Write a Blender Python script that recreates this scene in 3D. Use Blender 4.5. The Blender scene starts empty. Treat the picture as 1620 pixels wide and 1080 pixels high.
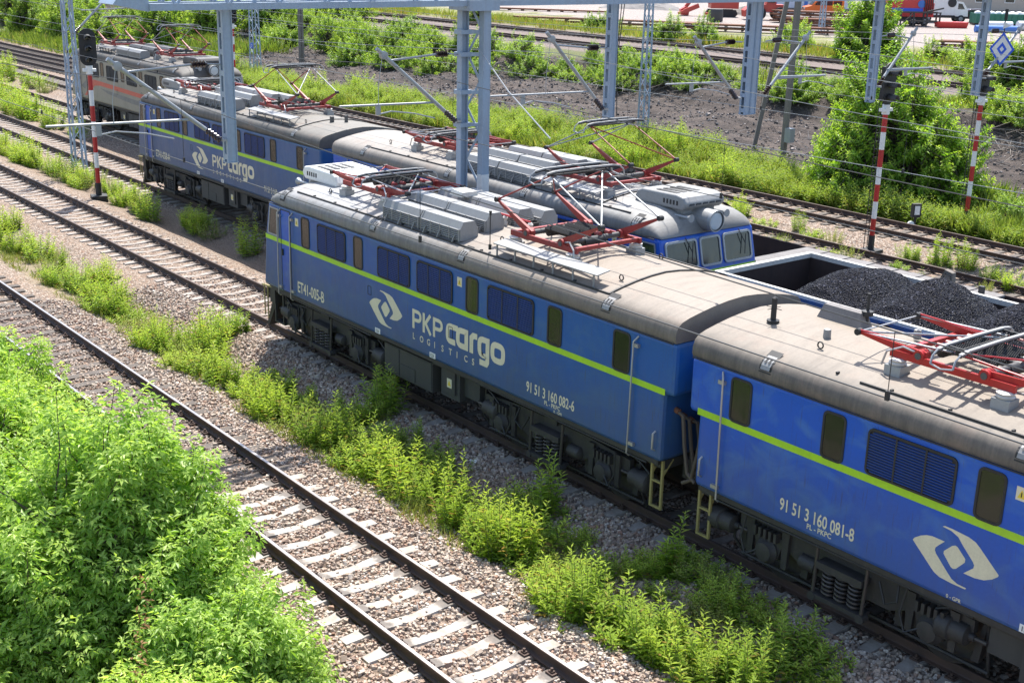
import bpy, math, random
import numpy as np
from mathutils import Vector, Matrix, noise as mnoise

random.seed(7)
rng = np.random.default_rng(7)
scene = bpy.context.scene
C = scene.collection

# ------------------------------------------------------------------ camera
cam_d = bpy.data.cameras.new('camera'); cam = bpy.data.objects.new('camera', cam_d); C.objects.link(cam)
cam_d.sensor_width = 36.0; cam_d.lens = 1985.934 / 1620 * 36
cam_d.clip_start = 0.2; cam_d.clip_end = 2000
RI = Vector((0.61978731, 0.78446118, 0.02200798)); UP = Vector((-0.24986231, 0.17067156, 0.95312121)); FW = Vector((-0.74393045, 0.59623139, -0.30178735))
CAMZ = 9.4358
mw = Matrix.Identity(4)
for i in range(3):
    mw[i][0] = RI[i]; mw[i][1] = UP[i]; mw[i][2] = -FW[i]
mw[2][3] = CAMZ
cam.matrix_world = mw
scene.camera = cam

# ------------------------------------------------------------------ world and sun
SUN_DIR = Vector((-0.38, 0.37, 1.0)).normalized()          # towards the sun
w = bpy.data.worlds.new('World'); scene.world = w; w.use_nodes = True
nt = w.node_tree
sky = nt.nodes.new('ShaderNodeTexSky'); sky.sky_type = 'NISHITA'; sky.sun_disc = False
sky.sun_elevation = math.asin(SUN_DIR.z); sky.sun_rotation = math.atan2(SUN_DIR.x, SUN_DIR.y)
sky.air_density = 1.0; sky.dust_density = 1.5
bg = nt.nodes['Background']; nt.links.new(sky.outputs[0], bg.inputs[0]); bg.inputs[1].default_value = 0.15
sd = bpy.data.lights.new('sun', 'SUN'); sd.energy = 4.5; sd.angle = math.radians(0.5); sd.color = (1.0, 0.965, 0.91)
sun = bpy.data.objects.new('sun', sd); C.objects.link(sun)
sun.rotation_euler = SUN_DIR.to_track_quat('Z', 'Y').to_euler(); sun.location = (0, 0, 60)
scene.view_settings.view_transform = 'Standard'; scene.view_settings.look = 'None'
scene.view_settings.gamma = 1; scene.view_settings.exposure = 1.1
scene.cycles.max_bounces = 6; scene.cycles.diffuse_bounces = 3; scene.cycles.glossy_bounces = 3
scene.cycles.transparent_max_bounces = 6; scene.cycles.use_denoising = True

# ------------------------------------------------------------------ materials
def _noise(nt, vec, scale, detail=4, rough=0.6):
    n = nt.nodes.new('ShaderNodeTexNoise'); n.inputs['Scale'].default_value = scale
    n.inputs['Detail'].default_value = detail; n.inputs['Roughness'].default_value = rough
    nt.links.new(vec, n.inputs['Vector']); return n.outputs['Fac']
def _ramp(nt, fac, stops):
    r = nt.nodes.new('ShaderNodeValToRGB'); nt.links.new(fac, r.inputs[0])
    el = r.color_ramp.elements
    while len(el) < len(stops): el.new(0.5)
    for e, (p, c) in zip(el, stops):
        e.position = p; e.color = (*c, 1) if len(c) == 3 else c
    return r.outputs[0]
def _mix(nt, fac, a, b, mode='MIX'):
    m = nt.nodes.new('ShaderNodeMix'); m.data_type = 'RGBA'; m.blend_type = mode
    for sock, v in ((m.inputs[0], fac), (m.inputs[6], a), (m.inputs[7], b)):
        if hasattr(v, 'is_output'): nt.links.new(v, sock)
        elif isinstance(v, (int, float)): sock.default_value = v
        else: sock.default_value = (*v, 1)
    return m.outputs[2]
def _math(nt, op, a, b=0.0, c=None):
    m = nt.nodes.new('ShaderNodeMath'); m.operation = op
    for i, v in enumerate((a, b) if c is None else (a, b, c)):
        if hasattr(v, 'is_output'): nt.links.new(v, m.inputs[i])
        else: m.inputs[i].default_value = v
    return m.outputs[0]
def _mapping(nt, vec, sc):
    m = nt.nodes.new('ShaderNodeMapping'); nt.links.new(vec, m.inputs['Vector']); m.inputs['Scale'].default_value = sc
    return m.outputs[0]
def newmat(name):
    m = bpy.data.materials.new(name); m.use_nodes = True
    return m, m.node_tree, m.node_tree.nodes['Principled BSDF']
def _bump(nt, b, h, strength, dist=0.02):
    n = nt.nodes.new('ShaderNodeBump'); n.inputs['Strength'].default_value = strength; n.inputs['Distance'].default_value = dist
    nt.links.new(h, n.inputs['Height']); nt.links.new(n.outputs[0], b.inputs['Normal'])
def paint(name, col, dirt=(0.12, 0.10, 0.085), amt=0.35, rough=0.45, metal=0.0, scale=1.3, streak=True, spec=0.5, bump=0.0, fine=None):
    """weathered paint: patches and vertical streaks of dirt over a base colour"""
    m, nt, b = newmat(name)
    tc = nt.nodes.new('ShaderNodeTexCoord'); v = tc.outputs['Object']
    n1 = _noise(nt, v, scale, 6, 0.65)
    f = _ramp(nt, n1, [(0.38, (0, 0, 0)), (0.72, (1, 1, 1))])
    if streak:
        n2 = _noise(nt, _mapping(nt, v, (9, 9, 0.7)), 1.0, 4, 0.6)
        f2 = _ramp(nt, n2, [(0.45, (0, 0, 0)), (0.75, (1, 1, 1))])
        f = _mix(nt, 0.5, f, f2)
    f = _math(nt, 'MULTIPLY', f, amt)
    col_o = _mix(nt, f, col, dirt)
    n3 = _noise(nt, v, fine or scale * 14, 3, 0.7)
    col_o = _mix(nt, 0.16, col_o, _ramp(nt, n3, [(0.3, (0.25, 0.25, 0.25)), (0.7, (1, 1, 1))]), 'MULTIPLY')
    nt.links.new(col_o, b.inputs['Base Color'])
    b.inputs['Metallic'].default_value = metal; b.inputs['Specular IOR Level'].default_value = spec
    r = _math(nt, 'MULTIPLY_ADD', n1, 0.35, rough - 0.15)
    nt.links.new(r, b.inputs['Roughness'])
    if bump: _bump(nt, b, n3, bump)
    return m
def leafmat(name, dark, light, trans=0.35, dry=None, tipcol=(0.50, 0.60, 0.12)):
    m, nt, b = newmat(name)
    g = nt.nodes.new('ShaderNodeNewGeometry')
    oi = nt.nodes.new('ShaderNodeObjectInfo')
    stops = [(0.0, dark), (0.9, light)] if dry is None else [(0.0, dark), (0.9, light), (0.93, dry), (1.0, dry)]
    col = _ramp(nt, g.outputs['Random Per Island'], stops)
    tint = _ramp(nt, oi.outputs['Random'], [(0, (0.8, 0.86, 0.8)), (1, (1.12, 1.08, 0.95))])
    at = nt.nodes.new('ShaderNodeAttribute'); at.attribute_name = 'tip'          # young leaves at the shoot tips are paler
    col = _mix(nt, _math(nt, 'MULTIPLY', at.outputs['Fac'], .7), col, tipcol)
    col = _mix(nt, 1.0, col, tint, 'MULTIPLY')
    nt.links.new(col, b.inputs['Base Color']); b.inputs['Roughness'].default_value = 0.45; b.inputs['Specular IOR Level'].default_value = 0.45
    t = nt.nodes.new('ShaderNodeBsdfTranslucent'); nt.links.new(_mix(nt, 1.0, col, (1.2, 1.25, 0.55), 'MULTIPLY'), t.inputs[0])
    mx = nt.nodes.new('ShaderNodeMixShader'); mx.inputs[0].default_value = trans
    nt.links.new(b.outputs[0], mx.inputs[1]); nt.links.new(t.outputs[0], mx.inputs[2])
    nt.links.new(mx.outputs[0], nt.nodes['Material Output'].inputs[0])
    return m

M = {}
def bodypaint(name, col, smear, grime, amt):
    """coach paint: cloudy wiped smears and road grime that thins out up the side in ragged streaks"""
    m, nt, b = newmat(name); tc = nt.nodes.new('ShaderNodeTexCoord'); v = tc.outputs['Object']
    sx = nt.nodes.new('ShaderNodeSeparateXYZ'); nt.links.new(v, sx.inputs[0])
    n0 = nt.nodes.new('ShaderNodeTexNoise'); n0.inputs['Scale'].default_value = 1.1; n0.inputs['Detail'].default_value = 5; n0.inputs['Distortion'].default_value = 1.6; nt.links.new(_mapping(nt, v, (1, 1, 1.6)), n0.inputs['Vector'])
    c = _mix(nt, _math(nt, 'MULTIPLY', _ramp(nt, n0.outputs['Fac'], [(.48, (0, 0, 0)), (.66, (1, 1, 1))]), .7), col, smear)
    st = _noise(nt, _mapping(nt, v, (7, 7, .5)), 1.0, 5, .65); nn = _noise(nt, v, .8, 5, .6)
    zz = _math(nt, 'ADD', sx.outputs[2], _math(nt, 'MULTIPLY_ADD', _math(nt, 'ADD', st, nn), 1.5, -1.5))
    mr = nt.nodes.new('ShaderNodeMapRange'); nt.links.new(zz, mr.inputs[0]); mr.inputs[1].default_value = 1.3; mr.inputs[2].default_value = 2.9; mr.inputs[3].default_value = amt; mr.inputs[4].default_value = amt * .12
    c = _mix(nt, mr.outputs[0], c, grime)
    f = _noise(nt, v, 22, 3, .7); c = _mix(nt, .14, c, _ramp(nt, f, [(.3, (.3, .3, .3)), (.7, (1, 1, 1))]), 'MULTIPLY')
    sp = _noise(nt, _mapping(nt, v, (30, 30, 2)), 1.0, 2, .5); c = _mix(nt, _math(nt, 'MULTIPLY', _ramp(nt, sp, [(.60, (0, 0, 0)), (.72, (1, 1, 1))]), .45), c, (.05, .05, .05))
    nt.links.new(c, b.inputs['Base Color']); nt.links.new(_math(nt, 'MULTIPLY_ADD', nn, .3, .22), b.inputs['Roughness']); b.inputs['Specular IOR Level'].default_value = .45
    _bump(nt, b, _noise(nt, _mapping(nt, v, (1.6, 1, 1)), 1.1, 2), .3, .06)
    return m
M['blue'] = bodypaint('blue_paint', (0.004, 0.085, 0.47), (0.05, 0.16, 0.44), (0.065, 0.088, 0.135), 0.55)
M['blue_mid'] = bodypaint('dusty_blue_paint', (0.006, 0.085, 0.31), (0.03, 0.115, 0.28), (0.062, 0.082, 0.11), 0.58)
M['blue_dark'] = paint('blue_louver_paint', (0.008, 0.045, 0.20), (0.025, 0.028, 0.035), 0.5, 0.42, scale=1.5)
M['blue_old'] = bodypaint('faded_blue_paint', (0.016, 0.085, 0.24), (0.04, 0.11, 0.24), (0.07, 0.09, 0.12), 0.55)
M['greybeige'] = paint('grey_beige_paint', (0.29, 0.265, 0.205), (0.15, 0.135, 0.11), 0.5, 0.5, scale=0.9)
M['lime'] = paint('lime_paint', (0.36, 0.62, 0.02), (0.2, 0.24, 0.05), 0.3, 0.4)
M['cream'] = paint('cream_lettering', (0.68, 0.62, 0.44), (0.40, 0.33, 0.2), 0.35, 0.5, scale=2.5)
M['white'] = paint('white_paint', (0.75, 0.75, 0.72), (0.35, 0.33, 0.29), 0.3, 0.5)
M['red'] = paint('red_paint', (0.46, 0.018, 0.018), (0.10, 0.03, 0.02), 0.4, 0.4, scale=4)
M['red_old'] = paint('worn_red_paint', (0.30, 0.026, 0.022), (0.09, 0.045, 0.035), 0.55, 0.5, scale=4)
M['redfade'] = paint('faded_red_paint', (0.55, 0.10, 0.06), (0.3, 0.14, 0.1), 0.4, 0.5)
M['under'] = paint('underframe_grime', (0.027, 0.025, 0.025), (0.07, 0.059, 0.048), 0.6, 0.62, scale=2.5, bump=0.3)
M['under2'] = paint('equipment_box_grime', (0.042, 0.042, 0.043), (0.075, 0.068, 0.058), 0.5, 0.6, scale=1.5)
M['black'] = paint('black_rubber', (0.016, 0.016, 0.017), (0.05, 0.045, 0.04), 0.4, 0.6)
M['wheel'] = paint('wheel_steel', (0.075, 0.065, 0.06), (0.03, 0.026, 0.024), 0.6, 0.5, metal=0.5)
M['steel'] = paint('bare_steel', (0.42, 0.42, 0.42), (0.2, 0.16, 0.13), 0.4, 0.4, metal=0.6)
M['galv'] = paint('galvanised_steel', (0.33, 0.345, 0.355), (0.28, 0.27, 0.25), 0.4, 0.45, metal=0.35, scale=3)
M['wire'] = paint('weathered_wire', (0.28, 0.29, 0.28), (0.08, 0.08, 0.075), 0.4, 0.5, metal=0.5, scale=3)
M['wire_dark'] = paint('dark_wire', (0.09, 0.09, 0.088), (0.05, 0.05, 0.048), 0.4, 0.55, metal=0.4, scale=3)
M['mast'] = paint('blue_grey_mast_paint', (0.285, 0.365, 0.46), (0.24, 0.20, 0.17), 0.4, 0.5, scale=1.2)
M['roofdark'] = paint('sooty_roof_paint', (0.09, 0.085, 0.08), (0.03, 0.03, 0.03), 0.5, 0.55)
M['boxgrey'] = paint('grey_roof_box_paint', (0.27, 0.27, 0.265), (0.16, 0.14, 0.115), 0.5, 0.5, scale=2)
M['boxdark'] = paint('dark_grille_metal', (0.20, 0.195, 0.18), (0.09, 0.08, 0.07), 0.5, 0.55, scale=3)  # darker grey metal for grilles, brackets and roofs
M['ceramic'] = paint('brown_white_ceramic', (0.62, 0.58, 0.52), (0.25, 0.2, 0.17), 0.35, 0.3)
M['insul'] = paint('brown_insulator', (0.03, 0.016, 0.016), (0.05, 0.04, 0.04), 0.3, 0.25)
M['wood'] = paint('old_timber', (0.105, 0.085, 0.068), (0.045, 0.036, 0.03), 0.6, 0.8, scale=3, bump=0.4)
def concrete(name, col, dirt, amt):
    """cast sleeper: blotchy dust, dark oil and brake dust round the rail seats, chipped speckle"""
    m = paint(name, col, dirt, amt, 0.85, scale=3, streak=False, bump=0.4); nt = m.node_tree; b = nt.nodes['Principled BSDF']
    tc = nt.nodes.new('ShaderNodeTexCoord'); oi = nt.nodes.new('ShaderNodeObjectInfo'); sx = nt.nodes.new('ShaderNodeSeparateXYZ'); nt.links.new(tc.outputs['Object'], sx.inputs[0])
    off = nt.nodes.new('ShaderNodeVectorMath'); off.operation = 'ADD'; nt.links.new(tc.outputs['Object'], off.inputs[0]); nt.links.new(oi.outputs['Location'], off.inputs[1])
    d = _math(nt, 'ABSOLUTE', _math(nt, 'SUBTRACT', _math(nt, 'ABSOLUTE', sx.outputs[1]), .66))
    d = _math(nt, 'ADD', d, _math(nt, 'MULTIPLY_ADD', _noise(nt, off.outputs[0], 5, 4), .5, -.25))
    f = _ramp(nt, d, [(.16, (1, 1, 1)), (.27, (0, 0, 0))])
    old = b.inputs['Base Color'].links[0].from_socket
    c = _mix(nt, _math(nt, 'MULTIPLY', f, .8), old, (.085, .068, .056))
    n2 = _noise(nt, off.outputs[0], 2.2, 4); c = _mix(nt, _math(nt, 'MULTIPLY', _ramp(nt, n2, [(.5, (0, 0, 0)), (.62, (1, 1, 1))]), .55), c, dirt)
    nt.links.new(c, b.inputs['Base Color']); return m
M['conc'] = concrete('sleeper_concrete', (0.46, 0.425, 0.375), (0.25, 0.195, 0.15), 0.7)
M['conc_dirty'] = concrete('dirty_sleeper_concrete', (0.34, 0.30, 0.26), (0.18, 0.14, 0.11), 0.7)
M['rust'] = paint('rusty_rail_steel', (0.055, 0.034, 0.026), (0.12, 0.06, 0.035), 0.5, 0.7, scale=3, streak=False, bump=0.2)
M['railtop'] = paint('worn_rail_head', (0.42, 0.39, 0.37), (0.26, 0.22, 0.19), 0.5, 0.35, metal=0.8, scale=2, streak=False)
M['raildull'] = paint('dull_rail_head', (0.13, 0.10, 0.085), (0.08, 0.045, 0.03), 0.5, 0.5, metal=0.5, scale=2, streak=False)
M['brownrust'] = paint('orange_rust', (0.20, 0.085, 0.045), (0.09, 0.045, 0.03), 0.6, 0.85, scale=2)
M['wagonblue'] = paint('wagon_blue_paint', (0.02, 0.085, 0.26), (0.09, 0.07, 0.06), 0.55, 0.5, scale=1.2)
M['wagonin'] = paint('wagon_inside_rust', (0.05, 0.028, 0.022), (0.018, 0.016, 0.016), 0.7, 0.85, scale=1.2)
M['rim'] = paint('worn_rim_steel', (0.62, 0.60, 0.55), (0.3, 0.22, 0.16), 0.45, 0.5, scale=2)
M['planks'] = paint('grey_planks', (0.20, 0.185, 0.175), (0.1, 0.09, 0.085), 0.6, 0.85, scale=2)
M['yellow'] = paint('yellow_paint', (0.30, 0.245, 0.09), (0.14, 0.11, 0.06), 0.4, 0.5)
M['sign_yellow'] = paint('sign_yellow', (0.75, 0.55, 0.05), (0.4, 0.3, 0.1), 0.2, 0.5)
M['sign_blue'] = paint('sign_blue', (0.02, 0.10, 0.62), (0.1, 0.1, 0.2), 0.2, 0.4)
M['hose'] = paint('brown_hose_rubber', (0.10, 0.075, 0.055), (0.04, 0.03, 0.025), 0.4, 0.6)
M['orange'] = paint('orange_van_paint', (0.62, 0.13, 0.015), (0.3, 0.1, 0.04), 0.2, 0.3)
M['truckred'] = paint('red_truck_paint', (0.58, 0.035, 0.03), (0.2, 0.05, 0.04), 0.2, 0.35)
M['digger'] = paint('excavator_red_paint', (0.50, 0.06, 0.04), (0.16, 0.06, 0.04), 0.4, 0.45)
M['carwine'] = paint('dark_wine_car_paint', (0.045, 0.018, 0.03), (0.05, 0.04, 0.04), 0.2, 0.2)
M['green'] = paint('green_skip_paint', (0.015, 0.16, 0.10), (0.06, 0.09, 0.07), 0.4, 0.5)
M['tarp'] = paint('white_tarpaulin', (0.70, 0.71, 0.72), (0.4, 0.4, 0.4), 0.35, 0.6)
M['tarpblue'] = paint('blue_tarpaulin', (0.06, 0.18, 0.52), (0.1, 0.15, 0.25), 0.35, 0.6)
M['bwall'] = paint('pale_wall_render', (0.60, 0.63, 0.70), (0.42, 0.42, 0.42), 0.3, 0.8)
M['bbeige'] = paint('beige_wall_render', (0.44, 0.38, 0.32), (0.3, 0.26, 0.22), 0.3, 0.8)
M['bark'] = paint('bark', (0.09, 0.07, 0.05), (0.04, 0.032, 0.025), 0.6, 0.9, scale=5, bump=0.5)
M['stem'] = paint('green_stem', (0.12, 0.16, 0.04), (0.16, 0.10, 0.05), 0.4, 0.7, streak=False)
M['coalpost'] = paint('old_concrete_post', (0.2, 0.175, 0.15), (0.1, 0.085, 0.07), 0.5, 0.9)
M['leaf_bush'] = leafmat('box_elder_leaf', (0.15, 0.30, 0.028), (0.52, 0.67, 0.17), 0.5, tipcol=(0.58, 0.68, 0.20))
M['leaf_tree'] = leafmat('tree_leaf', (0.11, 0.23, 0.02), (0.30, 0.46, 0.06), 0.48)
M['leaf_shrub'] = leafmat('shrub_leaf', (0.11, 0.21, 0.026), (0.32, 0.45, 0.08), 0.44)
M['leaf_weed'] = leafmat('weed_leaf', (0.13, 0.24, 0.022), (0.42, 0.54, 0.08), 0.48, dry=(0.36, 0.25, 0.08))
M['leaf_mass'] = leafmat('bank_weed_leaf', (0.10, 0.18, 0.02), (0.30, 0.40, 0.07), 0.42, dry=(0.36, 0.28, 0.11), tipcol=(0.40, 0.47, 0.11))
M['leaf_pale'] = leafmat('pale_flowering_weed', (0.20, 0.26, 0.05), (0.38, 0.40, 0.11), 0.3, dry=(0.42, 0.28, 0.1))
M['grass'] = leafmat('tall_grass_blade', (0.13, 0.20, 0.03), (0.34, 0.40, 0.10), 0.42, dry=(0.42, 0.36, 0.13))
M['drytwig'] = leafmat('dead_brown_leaves', (0.10, 0.05, 0.02), (0.30, 0.17, 0.07), 0.2)

def glassmat(name, col, rough=0.06, dirt=0.35, dcol=(0.06, 0.055, 0.045)):
    m, nt, b = newmat(name)
    tc = nt.nodes.new('ShaderNodeTexCoord')
    n = _noise(nt, tc.outputs['Object'], 3.5, 6, 0.7)
    n2 = _noise(nt, _mapping(nt, tc.outputs['Object'], (20, 20, 1.5)), 1, 3)
    f = _math(nt, 'MULTIPLY', _mix(nt, 0.5, _ramp(nt, n, [(0.3, (0, 0, 0)), (0.75, (1, 1, 1))]), _ramp(nt, n2, [(0.4, (0, 0, 0)), (0.8, (1, 1, 1))])), dirt)
    nt.links.new(_mix(nt, f, col, dcol), b.inputs['Base Color'])
    nt.links.new(_math(nt, 'MULTIPLY_ADD', n, 0.3, rough - 0.05), b.inputs['Roughness'])
    b.inputs['Specular IOR Level'].default_value = 0.7
    _bump(nt, b, _noise(nt, _mapping(nt, tc.outputs['Object'], (1, 1, .7)), 2.6, 2), .25, .03)
    return m
M['glass'] = glassmat('dusty_dark_glass', (0.012, 0.014, 0.010), 0.07, 0.42, (0.045, 0.045, 0.032))
M['glass_cab'] = glassmat('cab_glass', (0.012, 0.02, 0.02), 0.03, 0.2)
M['lens'] = glassmat('lamp_lens', (0.45, 0.50, 0.52), 0.05, 0.2, (0.3, 0.3, 0.3))

def roofmat(name, grey, tan, x0, x1, grime=.86):
    """soot-grey roof paint going over to dusty tan along the roof, dark rain streaks, wiped patches"""
    m, nt, b = newmat(name)
    tc = nt.nodes.new('ShaderNodeTexCoord'); v = tc.outputs['Object']
    sx = nt.nodes.new('ShaderNodeSeparateXYZ'); nt.links.new(v, sx.inputs[0])
    n = _noise(nt, v, 0.7, 5, 0.6)
    fx = _math(nt, 'DIVIDE', _math(nt, 'SUBTRACT', sx.outputs[0], x0), x1 - x0)
    fx = _math(nt, 'ADD', fx, _math(nt, 'MULTIPLY_ADD', n, 0.8, -0.4))
    col = _mix(nt, _ramp(nt, fx, [(0.1, (0, 0, 0)), (0.9, (1, 1, 1))]), grey, tan)
    st = _noise(nt, _mapping(nt, v, (3.0, 0.5, 0.5)), 2.0, 6, 0.7)
    col = _mix(nt, _math(nt, 'MULTIPLY', _ramp(nt, st, [(0.48, (0, 0, 0)), (0.75, (1, 1, 1))]), 0.45), col, (0.10, 0.085, 0.07))
    # steep roof shoulder darkened below a fixed height: soot plus shade painted into the colour
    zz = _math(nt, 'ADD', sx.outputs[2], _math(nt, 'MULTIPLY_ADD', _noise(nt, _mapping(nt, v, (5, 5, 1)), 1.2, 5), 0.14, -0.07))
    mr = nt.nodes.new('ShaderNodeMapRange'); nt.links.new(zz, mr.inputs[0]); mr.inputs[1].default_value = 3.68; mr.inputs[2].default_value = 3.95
    mr.inputs[3].default_value = grime; mr.inputs[4].default_value = 0.0  # strength of soot and painted shade together
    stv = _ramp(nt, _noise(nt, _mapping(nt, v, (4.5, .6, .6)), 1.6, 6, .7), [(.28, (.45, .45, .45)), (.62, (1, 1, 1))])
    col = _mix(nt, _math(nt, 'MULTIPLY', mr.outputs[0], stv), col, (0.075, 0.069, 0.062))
    bl = _noise(nt, v, 1.6, 6, .62); col = _mix(nt, _math(nt, 'MULTIPLY', _ramp(nt, bl, [(.52, (0, 0, 0)), (.66, (1, 1, 1))]), .35), col, (.26, .19, .145))
    f3 = _noise(nt, v, 26, 3, 0.7)
    col = _mix(nt, 0.2, col, _ramp(nt, f3, [(0.3, (0.3, 0.3, 0.3)), (0.7, (1, 1, 1))]), 'MULTIPLY')
    nt.links.new(col, b.inputs['Base Color'])
    nt.links.new(_math(nt, 'MULTIPLY_ADD', n, 0.3, 0.5), b.inputs['Roughness']); b.inputs['Specular IOR Level'].default_value = 0.3
    _bump(nt, b, _noise(nt, v, 2.2, 3), 0.2, 0.03)
    return m

# ------------------------------------------------------------------ mesh helpers
class MB:
    def __init__(s): s.v = []; s.f = []; s.m = []; s.s = []
    def add(s, V, F, mat=0, smooth=False):
        o = len(s.v); s.v.extend([tuple(p) for p in V])
        for f in F: s.f.append([i + o for i in f]); s.m.append(mat); s.s.append(smooth)
    def box(s, x0, x1, y0, y1, z0, z1, mat=0):
        V = [(x, y, z) for z in (z0, z1) for y in (y0, y1) for x in (x0, x1)]
        s.add(V, [(0, 2, 3, 1), (4, 5, 7, 6), (0, 1, 5, 4), (2, 6, 7, 3), (0, 4, 6, 2), (1, 3, 7, 5)], mat)
    def hexa(s, b, t, mat=0):               # two quads (bottom, top), counter-clockwise from above
        s.add(list(b) + list(t), [(3, 2, 1, 0), (4, 5, 6, 7), (0, 1, 5, 4), (1, 2, 6, 5), (2, 3, 7, 6), (3, 0, 4, 7)], mat)
    def beam(s, p, q, w, h=None, mat=0):
        p, q = Vector(p), Vector(q); d = (q - p); h = h or w
        if d.length < 1e-6: return
        d.normalize(); a = d.cross(Vector((0, 0, 1)))
        if a.length < 0.05: a = Vector((0, 1, 0)) if abs(d.z) > .9 else d.cross(Vector((0, 1, 0)))
        a.normalize(); b = a.cross(d).normalized(); a = a * w / 2; b = b * h / 2
        V = [p - a - b, p + a - b, p + a + b, p - a + b, q - a - b, q + a - b, q + a + b, q - a + b]
        s.add(V, [(0, 1, 2, 3), (7, 6, 5, 4), (0, 4, 5, 1), (1, 5, 6, 2), (2, 6, 7, 3), (3, 7, 4, 0)], mat)
    def tube(s, pts, r, n=8, mat=0, caps=True):
        P = [Vector(p) for p in pts]; k = len(P)
        R = r if isinstance(r, (list, tuple)) else [r] * k
        V = []; F = []; ref = None
        for i in range(k):
            t = (P[min(i + 1, k - 1)] - P[max(i - 1, 0)])
            if t.length < 1e-9: t = Vector((0, 0, 1))
            t.normalize()
            if ref is None: ref = t.cross(Vector((0, 0, 1)) if abs(t.z) < .9 else Vector((1, 0, 0)))
            ref = (ref - t * ref.dot(t))
            if ref.length < 1e-6: ref = t.cross(Vector((1, 0, 0)))
            ref.normalize(); b = t.cross(ref)
            for j in range(n):
                a = 2 * math.pi * j / n; V.append(P[i] + (ref * math.cos(a) + b * math.sin(a)) * R[i])
        for i in range(k - 1):
            for j in range(n):
                F.append((i * n + j, i * n + (j + 1) % n, (i + 1) * n + (j + 1) % n, (i + 1) * n + j))
        s.add(V, F, mat, n > 5)
        if caps:
            s.add(V[:n], [tuple(range(n))[::-1]], mat); s.add(V[-n:], [tuple(range(n))], mat)
    def taper(s, p, q, w0, h0, w1, h1, mat=0):
        p, q = Vector(p), Vector(q); d = (q - p).normalized(); a = d.cross(Vector((0, 0, 1))).normalized(); b = a.cross(d).normalized()
        V = [x + a * (i * w / 2) + b * (j * h / 2) for x, w, h in ((p, w0, h0), (q, w1, h1)) for i, j in ((-1, -1), (1, -1), (1, 1), (-1, 1))]
        s.add(V, [(0, 1, 2, 3), (7, 6, 5, 4), (0, 4, 5, 1), (1, 5, 6, 2), (2, 6, 7, 3), (3, 7, 4, 0)], mat)
    def cyl(s, p, q, r0, r1=None, n=16, mat=0): s.tube([p, q], [r0, r0 if r1 is None else r1], n, mat)
    def lathe(s, prof, n=16, mat=0, axis='y', o=(0, 0, 0)):    # prof: (radius, along)
        V = []; F = []
        for r, a in prof:
            for j in range(n):
                c, q = r * math.cos(2 * math.pi * j / n), r * math.sin(2 * math.pi * j / n)
                p = {'y': (c, a, q), 'x': (a, c, q), 'z': (c, q, a)}[axis]
                V.append((p[0] + o[0], p[1] + o[1], p[2] + o[2]))
        for i in range(len(prof) - 1):
            for j in range(n): F.append((i * n + j, i * n + (j + 1) % n, (i + 1) * n + (j + 1) % n, (i + 1) * n + j))
        F.append(tuple(range(n))[::-1]); F.append(tuple(range((len(prof) - 1) * n, len(prof) * n)))
        s.add(V, F, mat, True)
    def prism(s, poly, a0, a1, axis='y', mat=0):               # poly in the other two axes
        n = len(poly)
        mk = {'y': lambda p, a: (p[0], a, p[1]), 'x': lambda p, a: (a, p[0], p[1]), 'z': lambda p, a: (p[0], p[1], a)}[axis]
        V = [mk(p, a0) for p in poly] + [mk(p, a1) for p in poly]
        F = [tuple(range(n)), tuple(range(n, 2 * n))[::-1]] + [(i, i + n, (i + 1) % n + n, (i + 1) % n) for i in range(n)]
        s.add(V, F, mat)
    def ring(s, outer, inner, a0, a1, axis='y', mat=0):
        n = len(outer)
        mk = {'y': lambda p, a: (p[0], a, p[1]), 'x': lambda p, a: (a, p[0], p[1])}[axis]
        V = [mk(p, a1) for p in outer] + [mk(p, a1) for p in inner] + [mk(p, a0) for p in outer] + [mk(p, a0) for p in inner]
        F = []
        for i in range(n):
            j = (i + 1) % n
            F += [(i, j, n + j, n + i), (i, 2 * n + i, 2 * n + j, j), (n + i, n + j, 3 * n + j, 3 * n + i)]
        s.add(V, F, mat)
    def build(s, name, mats, parent=None, flip=False, fix=True):
        me = bpy.data.meshes.new(name)
        V = [(-x, y, z) for x, y, z in s.v] if flip else s.v
        F = [f[::-1] for f in s.f] if flip else s.f
        me.from_pydata(V, [], F)
        for mm in (mats if isinstance(mats, (list, tuple)) else [mats]): me.materials.append(M[mm] if isinstance(mm, str) else mm)
        me.polygons.foreach_set('material_index', s.m); me.polygons.foreach_set('use_smooth', s.s)
        if fix:
            import bmesh
            bm = bmesh.new(); bm.from_mesh(me); bmesh.ops.recalc_face_normals(bm, faces=bm.faces); bm.to_mesh(me); bm.free()
        me.update()
        if any(s.s): me.set_sharp_from_angle(angle=math.radians(38))
        return link(bpy.data.objects.new(name, me), parent)
def link(o, parent=None):
    C.objects.link(o)
    if parent is not None: o.parent = parent
    return o
def tag(o, label=None, cat=None, group=None, kind=None):
    if label: o['label'] = label
    if cat: o['category'] = cat
    if group: o['group'] = group
    if kind: o['kind'] = kind
    return o
def thing(name, loc, label, cat, group=None, rz=0.0):
    o = bpy.data.objects.new(name, None); o.location = loc; o.rotation_euler.z = rz; o.empty_display_size = 0.2
    C.objects.link(o); return tag(o, label, cat, group)
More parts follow.
